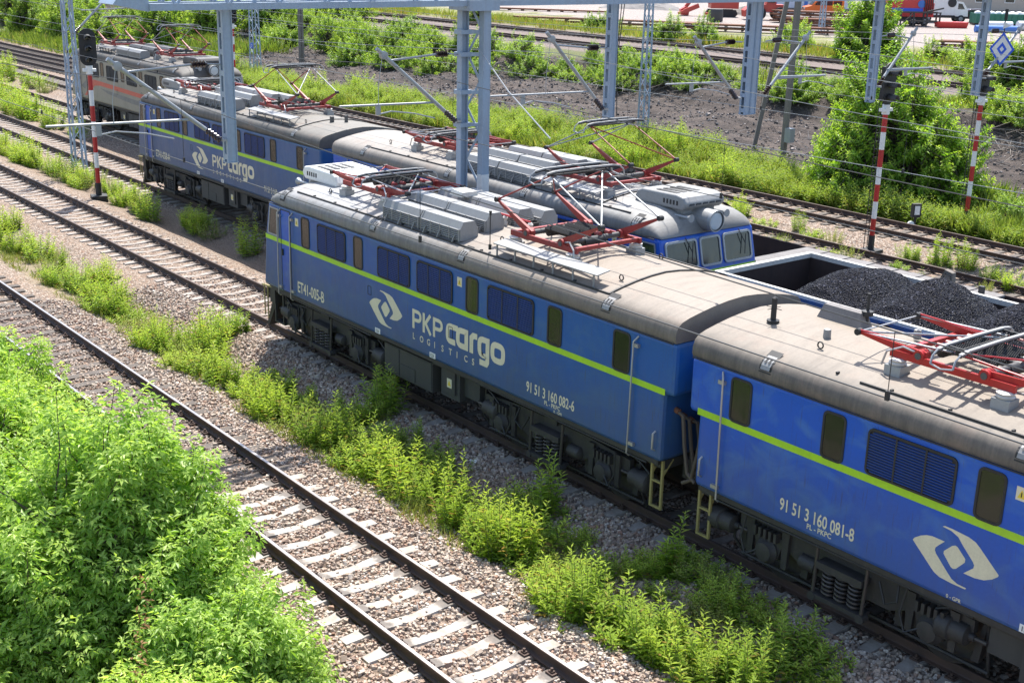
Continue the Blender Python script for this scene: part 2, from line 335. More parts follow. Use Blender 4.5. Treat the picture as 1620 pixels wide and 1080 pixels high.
def npmesh(name, V, F, mats, smooth=False, parent=None, midx=None):
    me = bpy.data.meshes.new(name); V = np.asarray(V, np.float32); F = np.asarray(F, np.int32); k = F.shape[1]
    me.vertices.add(len(V)); me.vertices.foreach_set('co', V.ravel())
    me.loops.add(F.size); me.loops.foreach_set('vertex_index', F.ravel())
    me.polygons.add(len(F)); me.polygons.foreach_set('loop_start', np.arange(len(F), dtype=np.int32) * k)
    for mm in (mats if isinstance(mats, (list, tuple)) else [mats]): me.materials.append(M[mm] if isinstance(mm, str) else mm)
    if midx is not None: me.polygons.foreach_set('material_index', np.asarray(midx, np.int32))
    me.polygons.foreach_set('use_smooth', np.full(len(F), smooth))
    me.update(calc_edges=True); me.validate()
    return link(bpy.data.objects.new(name, me), parent)
def rrect(x0, x1, z0, z1, r, n=4):
    P = []
    for cx, cz, a0 in ((x1 - r, z1 - r, 0), (x0 + r, z1 - r, 90), (x0 + r, z0 + r, 180), (x1 - r, z0 + r, 270)):
        for i in range(n + 1):
            a = math.radians(a0 + 90 * i / n); P.append((cx + r * math.cos(a), cz + r * math.sin(a)))
    return P
def copy_tree(o, parent=None):
    c = o.copy(); C.objects.link(c)
    if parent is not None: c.parent = parent
    for ch in list(o.children): copy_tree(ch, c)
    return c
_txt = {}
def text_geo(sx, s, h, bold=0.018):
    """flat letter outlines of the built-in font as (verts, faces), cap height h, starting at 0,0"""
    k = (s,)
    if k not in _txt:
        cu = bpy.data.curves.new('t', 'FONT'); cu.body = s; cu.size = 1.0; cu.resolution_u = 3; cu.offset = bold
        o = bpy.data.objects.new('t', cu); me = bpy.data.meshes.new_from_object(o)
        _txt[k] = ([(v.co.x, v.co.y) for v in me.vertices], [tuple(p.vertices) for p in me.polygons])
        bpy.data.objects.remove(o); bpy.data.meshes.remove(me)
    V, F = _txt[k]; f = h / 0.73
    return [(x * f * sx, y * f) for x, y in V], F
def ribbon(mb, pts, wd, y, closed=False, mat=0):
    """a flat stroke of width wd along pts (x, z) on the plane y"""
    P = [Vector((p[0], p[1])) for p in pts]; n = len(P); L = []; R = []
    for i in range(n):
        if closed: a, b = P[i - 1], P[(i + 1) % n]
        else: a, b = P[max(i - 1, 0)], P[min(i + 1, n - 1)]
        d1 = (P[i] - a) if (P[i] - a).length > 1e-9 else (b - P[i]); d2 = (b - P[i]) if (b - P[i]).length > 1e-9 else d1
        d1 = d1.normalized(); d2 = d2.normalized()
        n1 = Vector((-d1.y, d1.x)); n2 = Vector((-d2.y, d2.x)); m = (n1 + n2)
        m = n1 if m.length < 1e-3 else m.normalized()
        m = m * (wd / 2 / max(0.45, m.dot(n1))); L.append(P[i] + m); R.append(P[i] - m)
    V = [(p.x, y, p.y) for p in L] + [(p.x, y, p.y) for p in R]
    F = [(i, (i + 1) % n, (i + 1) % n + n, i + n) for i in range(n if closed else n - 1)]
    mb.add(V, F, mat)
def leaves(P, D, U, L, W, fold=0.25):
    """N folded leaves as triangles: base points, directions, up normals, lengths, widths"""
    P = np.asarray(P); D = D / np.linalg.norm(D, axis=1, keepdims=True)
    S = np.cross(D, U); S /= np.maximum(np.linalg.norm(S, axis=1, keepdims=True), 1e-6); N = np.cross(S, D)
    L = np.asarray(L)[:, None]; W = np.asarray(W)[:, None]
    b = P; t = P + D * L - N * L * 0.12; m = P + D * L * 0.42
    l = m - S * W / 2 + N * W * fold; r = m + S * W / 2 + N * W * fold
    n = len(P); V = np.stack([b, l, t, r], 1).reshape(-1, 3); i = np.arange(n) * 4
    F = np.concatenate([np.stack([i, i + 2, i + 1], 1), np.stack([i, i + 3, i + 2], 1)])
    return V, F
def rand_dirs(n, zlo=-1.0, zhi=1.0):
    z = rng.uniform(zlo, zhi, n); a = rng.uniform(0, 2 * np.pi, n); r = np.sqrt(np.maximum(0, 1 - z * z))
    return np.stack([r * np.cos(a), r * np.sin(a), z], 1)
# track centre lines (metres from the camera) and the main long levels
T1, T2, T3, T4, T5, T6, T7 = 9.38, 15.32, 20.29, 24.93, 29.5, 33.85, 38.75
# ------------------------------------------------------------------ locomotives
HW = 1.5; XM = 6.9
ROOF = [(1.5, 3.48), (1.525, 3.54), (1.52, 3.64), (1.48, 3.75), (1.40, 3.815), (1.25, 3.865), (1.0, 3.92), (0.7, 3.975), (0.35, 4.02), (0, 4.04)]
ROOF = [(-y, z) for y, z in ROOF] + [(y, z) for y, z in ROOF[-2::-1]]
def roof_z(y):
    y = abs(y); h = ROOF[len(ROOF) // 2:]
    for (a, za), (b, zb) in zip(h, h[1:]):
        if y <= b: return za + (zb - za) * (y - a) / max(b - a, 1e-6)
    return 3.48
LOGO = [[(-0.635, 0.003), (-0.608, 0.045), (-0.526, 0.105), (-0.441, 0.146), (-0.354, 0.164), (-0.168, 0.161), (-0.252, 0.072), (-0.29, 0.025), (-0.293, -0.014), (-0.27, -0.055), (-0.085, -0.234), (-0.002, -0.31), (0.089, -0.345), (0.225, -0.352), (0.208, -0.372), (0.004, -0.372), (-0.173, -0.358), (-0.258, -0.325), (-0.308, -0.286)],
        [(-0.225, 0.357), (-0.198, 0.375), (-0.086, 0.376), (0.156, 0.356), (0.262, 0.324), (0.327, 0.276), (0.631, 0.015), (0.627, -0.011), (0.555, -0.076), (0.448, -0.136), (0.317, -0.162), (0.155, -0.16), (0.282, -0.035), (0.287, 0.009), (0.261, 0.049), (0.092, 0.213), (0.014, 0.3), (-0.096, 0.345)],
        [(-0.055, 0.145), (-0.013, 0.167), (0.022, 0.16), (0.152, 0.04), (0.152, -0.01), (0.041, -0.146), (0.0, -0.164), (-0.035, -0.15), (-0.161, -0.01), (-0.161, 0.03)]]
def arc(cx, cz, rx, rz, a0, a1, n=10, p=2.6):
    out = []
    for i in range(n + 1):
        a = math.radians(a0 + (a1 - a0) * i / n); c, s = math.cos(a), math.sin(a)
        out.append((cx + rx * math.copysign(abs(c) ** (2 / p), c), cz + rz * math.copysign(abs(s) ** (2 / p), s)))
    return out
def logotype(mb, x, z, y):
    """PKP cargo: thin capitals, then heavy rounded lower case; x is the left edge, z the base line, cap height 0.41"""
    h = 0.41; t = 0.075
    for px, wd in ((0.0, 0.33), (0.735, 0.34)):
        mb.box(x + px, x + px + t, y - .0, y + .002, z, z + h)
        ribbon(mb, [(x + px + t, z + h - t / 2)] + arc(x + px + wd - .145, z + h - .13, .11, .0925, 90, -90, 8, 2.2) + [(x + px + t, z + h - .2225)], t, y)
    k = x + 0.372
    mb.box(k, k + t, y, y + .002, z, z + h)
    ribbon(mb, [(k + .27, z + h), (k + .10, z + .21), (k + .285, z)], t, y + .001)
    w = 0.118; q = w / 2; xh = 0.425
    def o(cx, rx, a0=0, a1=360): return arc(cx, z + xh / 2 - .002, rx - q, xh / 2 - q, a0, a1, 20, 3.2)
    ribbon(mb, [(x + 1.585, z + xh - q)] + o(x + 1.385, .205, 90, 270)[0:] + [(x + 1.50, z + q)], w, y)          # c
    ribbon(mb, [(x + 1.925 - q, z), (x + 1.925 - q, z + xh - q), (x + 1.83, z + xh - q)] + o(x + 1.73, .205, 90, 270) + [(x + 1.925 - w, z + q)], w, y - .001)   # a
    ribbon(mb, [(x + 1.97 + q, z), (x + 1.97 + q, z + xh - .12), (x + 2.03 + q, z + xh - q - .005), (x + 2.215, z + xh - q)], w, y)      # r
    ribbon(mb, [(x + 2.42, z + q + .03)] + o(x + 2.43, .2, 270, 90) + [(x + 2.605 - q, z + xh - q), (x + 2.605 - q, z - .05), (x + 2.57 - q, z - .1), (x + 2.3, z - .1)], w, y - .002)
    ribbon(mb, o(x + 2.86, .225)[:-1], w, y, closed=True)
def text_on(mb, s, x, z, h, y, sx=0.72):
    V, F = text_geo(sx, s, h)
    mb.add([(x + a, y, z + b) for a, b in V], F)

def pantograph(root, u, zb, raised, flip, red='red_old'):
    """double-arm pantograph on its four insulators at length u; a part of the locomotive with its own pieces"""
    f = MB(); yy = .72
    for sx in (-1, 1):
        for sy in (-1, 1):
            cx, cy = u + sx * .82, sy * .78; rz = roof_z(cy)
            f.box(cx - .13, cx + .13, cy - .12, cy + .12, rz - .03, rz + .12, 2)
            f.lathe([(.11, rz + .12), (.13, rz + .15), (.1, rz + .17), (.13, rz + .2), (.09, rz + .22)], 14, 3, 'z', (cx, cy, 0))
    z0 = zb + .17
    for sy in (-1, 1):
        f.beam((u - .95, sy * .78, z0), (u + .95, sy * .78, z0), .05, .1, 0)
    for cx in (-.86, .86): f.beam((u + cx, -.78, z0 + .01), (u + cx, .78, z0 + .01), .08, .07, 0)
    for cx in (-.5, .5):
        f.cyl((u + cx, -.82, z0 + .06), (u + cx, .82, z0 + .06), .05, n=10, mat=1)
        f.cyl((u + cx - .0, -.25, z0 + .02), (u + cx, .25, z0 + .02), .085, n=12, mat=4)
    for sy in (-.34, -.12, .15, .4):           # return springs and the air cylinder
        n = 26
        f.tube([(u - .42 + .8 * i / (n * 4), sy + .055 * math.cos(i * math.pi / 2), z0 + .12 + .055 * math.sin(i * math.pi / 2)) for i in range(n * 4)], .012, 5, 4)
        f.cyl((u - .48, sy, z0 + .12), (u + .46, sy, z0 + .12), .018, n=6, mat=4); f.cyl((u + .4, sy, z0 + .12), (u + .52, sy, z0 + .12), .05, n=8, mat=0)
    f.cyl((u - .55, .02, z0 + .05), (u + .2, .02, z0 + .05), .07, n=12, mat=1)
    f.tube([(u + 1.0, -.9, roof_z(.9) + .12), (u + .95, -.88, zb + .2), (u + .75, -.8, zb + .3), (u + .5, -.74, zb + .24)], .016, 6, 5)
    fr = f.build('pantograph', [red, 'roofdark', 'galv', 'ceramic', 'black', 'steel'], root, flip)
    if raised: kx, kz, tz = 1.48, zb + .70, zb + 1.44
    else: kx, kz, tz = 1.55, zb + .30, zb + .42
    for sx in (-1, 1):
        for sy in (-1, 1):
            a = MB()
            a.taper((u + sx * .42, sy * yy, z0 + .05), (u + sx * kx, sy * yy, kz), .07, .145, .03, .04, 0)
            a.cyl((u + sx * .5, sy * (yy - .09), z0 + .06), (u + sx * .5, sy * (yy + .09), z0 + .06), .085, n=12, mat=0)
            if not raised: a.tube([(u + sx * .3, sy * (yy - .1), z0 + .16), (u + sx * (kx - .03), sy * yy, kz + .03)], .014, 6, 0)
            a.cyl((u + sx * kx, sy * (yy - .05), kz), (u + sx * kx, sy * (yy + .05), kz), .05, n=10, mat=1)
            if not raised and sy > 0: a.cyl((u + sx * kx, -yy, kz), (u + sx * kx, yy, kz), .012, n=6, mat=2)
            a.build('lower_arm', [red, 'black', 'steel'], fr, flip)
    a = MB(); tx = .06; r = .02
    for sx in (-1, 1):
        for sy in (-1, 1): a.tube([(u + sx * kx, sy * yy, kz), (u - sx * tx, sy * .66, tz - .04)], [.018, .013], 8, 0 if sx < 0 else 2)
    a.tube([(u + kx, -yy, kz), (u - tx, .66, tz - .05)], .015, 6, 2)
    a.tube([(u - kx, yy, kz), (u + tx, -.66, tz - .05)], .015, 6, 0)
    a.tube([(u - tx, -.7, tz - .04), (u - tx, .7, tz - .04)], .02, 6, 1)
    a.tube([(u + tx, -.7, tz - .05), (u + tx, .7, tz - .05)], .02, 6, 1)
    a.build('upper_arm', [red, 'black', 'galv'], fr, flip)
    h = MB()
    for sx in (-.17, .17):
        pts = [(u + sx, -1.02, tz - .16), (u + sx, -.98, tz - .05), (u + sx, -.88, tz + .015), (u + sx, -.7, tz + .04), (u + sx, 0, tz + .05), (u + sx, .7, tz + .04), (u + sx, .88, tz + .015), (u + sx, .98, tz - .05), (u + sx, 1.02, tz - .16)]
        [h.beam(p_, q_, .055, .028, 2) for p_, q_ in zip(pts[2:-3], pts[3:-2])]; h.tube(pts[:3], .015, 6, 1); h.tube(pts[-3:], .015, 6, 1); h.tube([(p_[0], p_[1], p_[2] - .03) for p_ in pts[2:-2]], .016, 6, 0)
    for sy in (-1, 1):
        h.tube([(u - .17, sy * 1.02, tz - .16), (u, sy * 1.04, tz - .19), (u + .17, sy * 1.02, tz - .16)], .013, 6, 1)
        h.beam((u - .17, sy * .66, tz + .02), (u + .17, sy * .66, tz + .02), .03, .03, 0)
        h.beam((u, sy * .66, tz - .06), (u, sy * .66, tz + .03), .06, .05, 0)
    h.build('contact_bow', ['black', 'galv', 'boxgrey'], fr, flip)

def grille_boxes(root, flip):
    for row, (yc, z0) in enumerate(((-1.02, 3.90), (-.38, 4.0), (.38, 4.0), (1.02, 3.90))):
        for u0 in (4.84 - XM, 6.24 - XM):
            b = MB(); u1 = u0 + 1.35; w = .21; hh = .37
            prof = [(-w, z0), (-w, z0 + hh * .62), (-w * .62, z0 + hh), (w * .62, z0 + hh), (w, z0 + hh * .62), (w, z0)]
            b.prism([(yc + y, z) for y, z in prof], u0, u1, 'x', 0)
            for sy in (-1, 1):
                for i in range(6):
                    z = z0 + .04 + i * .037; ya, yb = yc + sy * (w + .002), yc + sy * (w + .022)
                    b.hexa([(u0 + .04, ya, z), (u1 - .04, ya, z), (u1 - .04, yb, z - .012), (u0 + .04, yb, z - .012)], [(u0 + .04, ya, z + .009), (u1 - .04, ya, z + .009), (u1 - .04, yb, z - .002), (u0 + .04, yb, z - .002)], 0)
                b.box(u0 + .03, u1 - .03, yc + sy * w - .003, yc + sy * w + .003, z0 + .015, z0 + hh * .61, 2)
                for q in (.02, .35, .67, .99, 1.31): b.box(u0 + q, u0 + q + .022, yc + sy * (w + .012) - .014, yc + sy * (w + .012) + .014, z0 - .01, z0 + hh * .63, 0)
                for q in (.2, .69, 1.2): b.beam((u0 + q, yc + sy * (w + .02), z0 + .1), (u0 + q, yc + sy * (w + .09), z0 - .03), .03, .03, 1)
            b.prism([(yc + y * 1.03, z0 + (z - z0) * 1.025) for y, z in prof], u0 - .012, u0 + .03, 'x', 0)
            b.build('roof_resistor_box', ['boxgrey', 'boxdark', 'black'], root, flip)

def windows_front(root, u_of, flip, gl='glass_cab'):
    """three cab front windows with bright frames on the raked front"""
    for y0, y1 in ((-1.36, -.38), (-.30, .36), (.44, 1.36)):
        f = MB(); z0, z1 = 2.76, 3.40
        out = rrect(y0, y1, z0, z1, .09); inn = rrect(y0 + .045, y1 - .045, z0 + .045, z1 - .045, .06)
        n = len(out)
        V = [(u_of(z) - .035, y, z) for y, z in out] + [(u_of(z) - .035, y, z) for y, z in inn] + [(u_of(z) + .01, y, z) for y, z in out] + [(u_of(z) + .01, y, z) for y, z in inn]
        F = []
        for i in range(n):
            j = (i + 1) % n; F += [(i, j, n + j, n + i), (i, 2 * n + i, 2 * n + j, j), (n + i, n + j, 3 * n + j, 3 * n + i)]
        f.add(V, F); fr = f.build('front_window', 'galv', root, flip)
        g = MB(); V = [(u_of(z) - .012, y, z) for y, z in inn]; g.add(V, [tuple(range(n))]); g.build('pane', gl, fr, flip)
    for yw in (-.75, .95):
        wv = MB()
        wv.tube([(u_of(3.43) - .05, yw, 3.45), (u_of(3.1) - .08, yw + .15, 3.12)], .011, 5)
        wv.tube([(u_of(3.3) - .07, yw + .2, 3.32), (u_of(2.85) - .07, yw + .1, 2.9)], .011, 5)
        wv.build('wiper', 'black', root, flip)

def bogie(root, uc, flip):
    b = MB(); wb = 1.45
    for sy in (-1, 1):
        y0 = sy * 1.16
        # side frame: dips between the axles
        prof = [(uc - 2.05, 1.02), (uc - 2.05, .82), (uc - 1.75, .70), (uc - 1.1, .74), (uc - .75, .58), (uc + .75, .58), (uc + 1.1, .74), (uc + 1.75, .70), (uc + 2.05, .82), (uc + 2.05, 1.02), (uc + 1.0, 1.1), (uc - 1.0, 1.1)]
        b.prism(prof, y0 - .05, y0 + .05, 'y')
        for sx in (-1, 1):
            ax = uc + sx * wb
            b.lathe([(.20, sy * 1.18), (.21, sy * 1.28), (.16, sy * 1.33), (.15, sy * 1.37), (.07, sy * 1.385)], 16, 0, 'y', (ax, 0, .625))
            b.prism([(ax - .3, .9), (ax - .2, .52), (ax + .2, .52), (ax + .3, .9)], sy * 1.2 - .05, sy * 1.2 + .05, 'y')
            for d in (-.34, .34):
                b.prism([(ax + d - .07, 1.05), (ax + d - .05, .45), (ax + d + .05, .45), (ax + d + .07, 1.05)], sy * 1.24 - .03, sy * 1.24 + .03, 'y')
            for i in range(5):
                b.box(ax - .22 + i * .1, ax - .17 + i * .1, sy * 1.26 - .09, sy * 1.26 + .09, .84, 1.0)
            b.tube([(ax + .12, sy * 1.36, .62), (ax + .3, sy * 1.42, .5), (ax + .42, sy * 1.4, .75), (ax + .36, sy * 1.36, 1.15)], .018, 6, 2)
            # brake block hanger and the sand-pipe
            b.prism([(ax + sx * .66 - .05, .95), (ax + sx * .60 - .05, .35), (ax + sx * .6 + .07, .35), (ax + sx * .7 + .05, .95)], sy * 1.02 - .05, sy * 1.02 + .05, 'y')
            b.prism([(ax - sx * .66 - .05, .95), (ax - sx * .6 - .06, .35), (ax - sx * .6 + .06, .35), (ax - sx * .66 + .05, .95)], sy * 1.05 - .04, sy * 1.05 + .04, 'y')
            b.tube([(ax + sx * .72, sy * 1.1, 1.1), (ax + sx * .8, sy * 1.1, .5), (ax + sx * .7, sy * .86, .1)], .025, 6)
            # brake cylinder, bellows and rod beyond the outer axle
            c = ax + sx * .62
            b.lathe([(.05, c - .02), (.06, c + .05), (.15, c + .08), (.16, c + .3), (.19, c + .32), (.19, c + .5), (.13, c + .54)], 14, 0, 'x', (0, sy * 1.22, .78))
            b.cyl((c - .2, sy * 1.22, .78), (c, sy * 1.22, .78), .035, n=8, mat=1)
            b.tube([(c + .5, sy * 1.25, .85), (c + .55, sy * 1.3, 1.0), (c + .3, sy * 1.28, 1.12), (c + .1, sy * 1.2, 1.1)], .018, 6, 2)
        # bolster springs: three coils in a cradle
        for d in (-.23, 0, .23):
            n = 6 * 12
            b.tube([(uc + d + .095 * math.cos(2 * math.pi * i / 12), sy * 1.3 + .095 * math.sin(2 * math.pi * i / 12), .42 + .40 * i / n) for i in range(n + 1)], .021, 6, 1)
            b.cyl((uc + d, sy * 1.3, .4), (uc + d, sy * 1.3, .84), .055, n=10)
        b.box(uc - .42, uc + .42, sy * 1.3 - .13, sy * 1.3 + .13, .34, .41)
        b.box(uc - .40, uc + .40, sy * 1.3 - .13, sy * 1.3 + .13, .83, .94)
        for d in (-.44, .44):
            b.tube([(uc + d, sy * 1.36, 1.2), (uc + d * .98, sy * 1.40, .36)], .028, 8, 1); b.lathe([(.07, sy * 1.3), (.07, sy * 1.44)], 10, 0, 'y', (uc + d * .98, 0, .36))
        b.lathe([(.05, uc + .5), (.12, uc + .52), (.12, uc + .8), (.05, uc + .84)], 12, 0, 'x', (0, sy * 1.22, .72))
        b.box(uc - .2, uc + .15, sy * 1.2 - .06, sy * 1.2 + .06, 1.06, 1.28)
        b.tube([(uc - .9, sy * 1.28, 1.1), (uc - .95, sy * 1.36, .85), (uc - .75, sy * 1.34, .72), (uc - .6, sy * 1.3, 1.0)], .018, 6, 2)
        # guard rail below the sand pipes
        b.tube([(uc - wb - .75, sy * .95, .2), (uc + wb + .75, sy * .95, .2)], .03, 6)
    for d in (-.6, .6): b.box(uc + d - .1, uc + d + .1, -1.12, 1.12, .7, 1.0)
    b.box(uc - 1.0, uc + 1.0, -.75, .75, .45, 1.25)
    o = b.build('bogie', ['under', 'wheel', 'black'], root, flip)
    for sx in (-1, 1):
        wv = MB(); ax = uc + sx * wb
        for sy in (-1, 1):
            wv.lathe([(.10, sy * .66), (.53, sy * .68), (.655, sy * .685), (.655, sy * .715), (.628, sy * .72), (.622, sy * .82), (.55, sy * .825), (.5, sy * .78), (.2, sy * .77), (.17, sy * .84), (.08, sy * .84)], 32, 0, 'y', (ax, 0, .625))
        wv.cyl((ax, -1.2, .625), (ax, 1.2, .625), .08, n=12)
        wv.build('wheelset', 'wheel', o, flip)
    return o

def loco(label, x0, s, yc, scheme='blue', stripe=(2.565, 2.672), raised=(False, True), end_trim=0.0, cab_face=True, num=None, num_x=0, cls=None, logo_x=None, word_x=None, tan=0.5, roofcols=None, ac='boxgrey', zoff=0.0, two_cabs=False, extras=None, gpr=None, gpr_x=0, plate_x=None, group='electric locomotives standing in the yard', pantos=True, seam=11.95, walk=((8.7, 11.6),), grime=.84, red='red_old'):
    flip = s < 0
    root = thing('electric_locomotive', (x0 + s * XM, yc, zoff), label, 'locomotive', group)
    body_m = {'blue': 'blue', 'mid': 'blue_mid', 'old': 'blue_old', 'grey': 'greybeige'}[scheme]
    U = lambda u: u - XM                       # length from the cab end -> local x before mirroring
    uE = 13.77 - end_trim
    xs = lambda wx: (wx - (x0 + s * XM))       # world x -> local x (never mirrored)
    uz = lambda z: U(0.0 + .205 * (z - 2.62) / .86) if z > 2.62 else U(-.15 + .15 * (z - 1.38) / 1.24)
    # ---- body shell
    b = MB()
    if two_cabs: pr = [(U(-.15), 1.38), (U(0), 2.62), (U(.205), 3.48), (U(uE - .205), 3.48), (U(uE), 2.62), (U(uE + .15), 1.38)]
    else: pr = [(U(-.15), 1.38), (U(0), 2.62), (U(.205), 3.48), (U(uE), 3.48), (U(uE), 2.58), (U(uE - .22), 2.58), (U(uE - .22), 1.38)]
    b.prism(pr, -HW, HW, 'y'); body = b.build('body', body_m, root, flip)
    md = body.modifiers.new('bevel', 'BEVEL'); md.width = .07; md.segments = 2; md.limit_method = 'ANGLE'; md.angle_limit = math.radians(40)
    # ---- roof
    secs = [(.20, .02, .93), (.26, .30, .955), (.36, .52, .97), (.52, .72, .985), (.75, .88, 1.0), (1.1, .97, 1.0), (1.6, 1.0, 1.0)]
    secs = [(U(u), k, q) for u, k, q in secs]
    if two_cabs: secs = secs + [(U(uE) - (u - U(0)), k, q) for u, k, q in secs[::-1]]
    else: secs = secs + [(U(uE - .12), 1.0, 1.0), (U(uE - .02), .99, 1.0)]
    V = []; n = len(ROOF)
    for u, k, q in secs: V += [(u, y * q, 3.48 + (z - 3.48) * k) for y, z in ROOF]
    F = [(i * n + j, i * n + j + 1, (i + 1) * n + j + 1, (i + 1) * n + j) for i in range(len(secs) - 1) for j in range(n - 1)]
    F += [tuple(range(n)), tuple(range((len(secs) - 1) * n, len(secs) * n))]
    r = MB(); r.add(V, F, 0, True); r.f and r.s.__setitem__(slice(-2, None), [False, False])
    g, t = roofcols or ((0.31, 0.30, 0.28), (0.46, 0.39, 0.31))
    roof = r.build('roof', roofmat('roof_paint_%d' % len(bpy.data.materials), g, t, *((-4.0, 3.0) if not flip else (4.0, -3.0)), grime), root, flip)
    d = MB()
    if not two_cabs:
        for i in range(24):                    # seam angle across the roof and the rails along its edges
            y0 = -1.3 + 2.6 * i / 24; y1 = -1.3 + 2.6 * (i + 1) / 24
            d.beam((U(seam), y0, roof_z(y0) + .012), (U(seam), y1, roof_z(y1) + .012), .035, .03) if seam else None
        for sy in (-1, 1): d.beam((U(1.3), sy * 1.3, roof_z(1.3) + .012), (U(11.95 if seam else 10.6), sy * 1.3, roof_z(1.3) + .012), .03, .03)
    else:
        for sy in (-1, 1): d.beam((U(1.5), sy * 1.3, roof_z(1.3) + .012), (U(uE - 1.5), sy * 1.3, roof_z(1.3) + .012), .03, .03)
    for u in [2 + .9 * i for i in range(11)]:
        for sy in (-1.26,): d.box(U(u), U(u) + .03, sy - .03, sy + .03, roof_z(1.26), roof_z(1.26) + .03)
    d.build('roof_edge_rail', 'black', roof, flip)
    d = MB()
    for sy in (-1, 1): d.tube([(U(.3), sy * 1.535, 3.475), (U(uE - .05), sy * 1.535, 3.475)], .012, 6)
    d.build('gutter', 'black', roof, flip)
    for u in (.95, 4.85, 8.0, 12.1):           # lifting-point plates on the roof shoulder
        for sy in (-1, 1):
            p = MB(); Z = [3.66, 3.72, 3.78, 3.83, 3.87]
            def yo(z): return 1.535 if z < 3.62 else np.interp(z, [3.6, 3.64, 3.75, 3.815, 3.865], [1.53, 1.525, 1.485, 1.405, 1.25]) + .012
            V = [(U(u) + e, sy * (yo(z) - .005), z + dz) for z, dz in zip(Z, (-.05, 0, 0, 0, .02)) for e in (-.115, .115)]
            p.add(V, [(2 * i, 2 * i + 1, 2 * i + 3, 2 * i + 2) for i in range(4)], 1)
            V = [(U(u) + e, sy * yo(z), z) for z in Z for e in (-.085, .085)]
            p.add(V, [(2 * i, 2 * i + 1, 2 * i + 3, 2 * i + 2) for i in range(4)], 0)
            for q in (-.035, .035):
                V = [(U(u) + q + e, sy * (yo(z) + .006), z) for z in (3.76, 3.82) for e in (-.018, .018)]
                p.add(V, [(0, 1, 3, 2)], 1)
            p.build('lifting_plate', ['boxgrey', 'black'], roof, flip)
    # ---- stripe round the side and front
    if stripe:
        z0, z1 = stripe; st = MB()
        ue = U(uE - .20) if not two_cabs else U(uE)
        for sy in (-1, 1): st.box(U(.03), ue, sy * (HW + .0025) - .002, sy * (HW + .0025) + .002, z0, z1)
        st.add([(uz(z) - .004, y, z) for y in (-1.44, 1.44) for z in (z0, z1)], [(0, 1, 3, 2)])
        st.build('waist_stripe', 'lime', root, flip)
    # ---- side windows and louvres, both sides
    wins = [(1.78, 2.16), (4.06, 4.44), (8.16, 8.56), (10.60, 11.0), (12.31, 12.73)]
    lou = [(2.52, 3.74, 2.69, 3.37), (5.03, 6.25, 2.69, 3.36), (6.5, 7.73, 2.69, 3.36), (8.85, 10.23, 2.69, 3.37)]
    if two_cabs: wins = [(2.1, 2.5), (4.5, 4.9), (6.7, 7.1), (9.3, 9.7), (11.2, 11.6)]; lou = [(2.9, 4.2, 2.6, 3.3), (5.2, 6.4, 2.6, 3.3), (7.5, 8.9, 2.6, 3.3), (9.95, 11.0, 2.6, 3.3)]
    if scheme == 'grey': lv = 'under2'
    else: lv = 'blue_dark'
    for sy in (-1, 1):
        for a, c in wins:
            f = MB(); O = rrect(U(a), U(c), 2.67, 3.39, .09); I = rrect(U(a) + .035, U(c) - .035, 2.705, 3.355, .06)
            f.ring(O, I, sy * (HW - .02), sy * (HW + .014), 'y'); fr = f.build('side_window', 'black', root, flip)
            p = MB(); p.prism(I, sy * (HW - .01), sy * (HW + .005), 'y'); p.build('pane', 'glass', fr, flip)
        for a, c, z0, z1 in lou:
            f = MB(); O = rrect(U(a), U(c), z0, z1, .09); I = rrect(U(a) + .03, U(c) - .03, z0 + .03, z1 - .03, .06)
            f.ring(O, I, sy * (HW - .02), sy * (HW + .022), 'y', 1)
            f.prism(I, sy * (HW - .01), sy * (HW + .003), 'y', 2)
            n = 15
            for i in range(n):
                z = z0 + .04 + (z1 - z0 - .08) * (i + .5) / n; e = .035 + (.05 if i in (0, n - 1) else 0); h = (z1 - z0) / n * .30; ya, yb = sy * (HW + .004), sy * (HW + .024)
                f.hexa([(U(a) + e, ya, z), (U(c) - e, ya, z), (U(c) - e, yb, z - h), (U(a) + e, yb, z - h)], [(U(a) + e, ya, z + .008), (U(c) - e, ya, z + .008), (U(c) - e, yb, z - h + .012), (U(a) + e, yb, z - h + .010)], 0)
            for k in (1 / 3, 2 / 3):
                x = U(a) + (c - a) * k; f.box(x - .013, x + .013, sy * (HW + .012) - .013, sy * (HW + .012) + .013, z0 + .03, z1 - .03, 1)
            f.build('louvre_panel', [lv, 'black', 'black'], root, flip)
        # doors, rods
        rods = [.74, 1.33] + ([12.85] if not two_cabs else [uE - .74, uE - 1.33])
        for u in rods:
            h = MB(); h.tube([(U(u) + .06, sy * 1.5, 3.40), (U(u), sy * 1.56, 3.30), (U(u) - .03, sy * 1.56, 1.33), (U(u) - .03, sy * 1.5, 1.28)], .016, 6)
            for z in (3.24, 1.52): h.box(U(u) - .02, U(u) + .10, sy * 1.53 - .03, sy * 1.53 + .03, z - .03, z + .03)
            h.build('handrail', 'steel', root, flip)
        if not two_cabs:
            h = MB(); h.tube([(U(uE - .36), sy * 1.5, 1.9), (U(uE - .36), sy * 1.56, 1.87), (U(uE - .36), sy * 1.56, 1.6), (U(uE - .36), sy * 1.5, 1.57)], .018, 6); h.build('handrail', 'steel', root, flip)
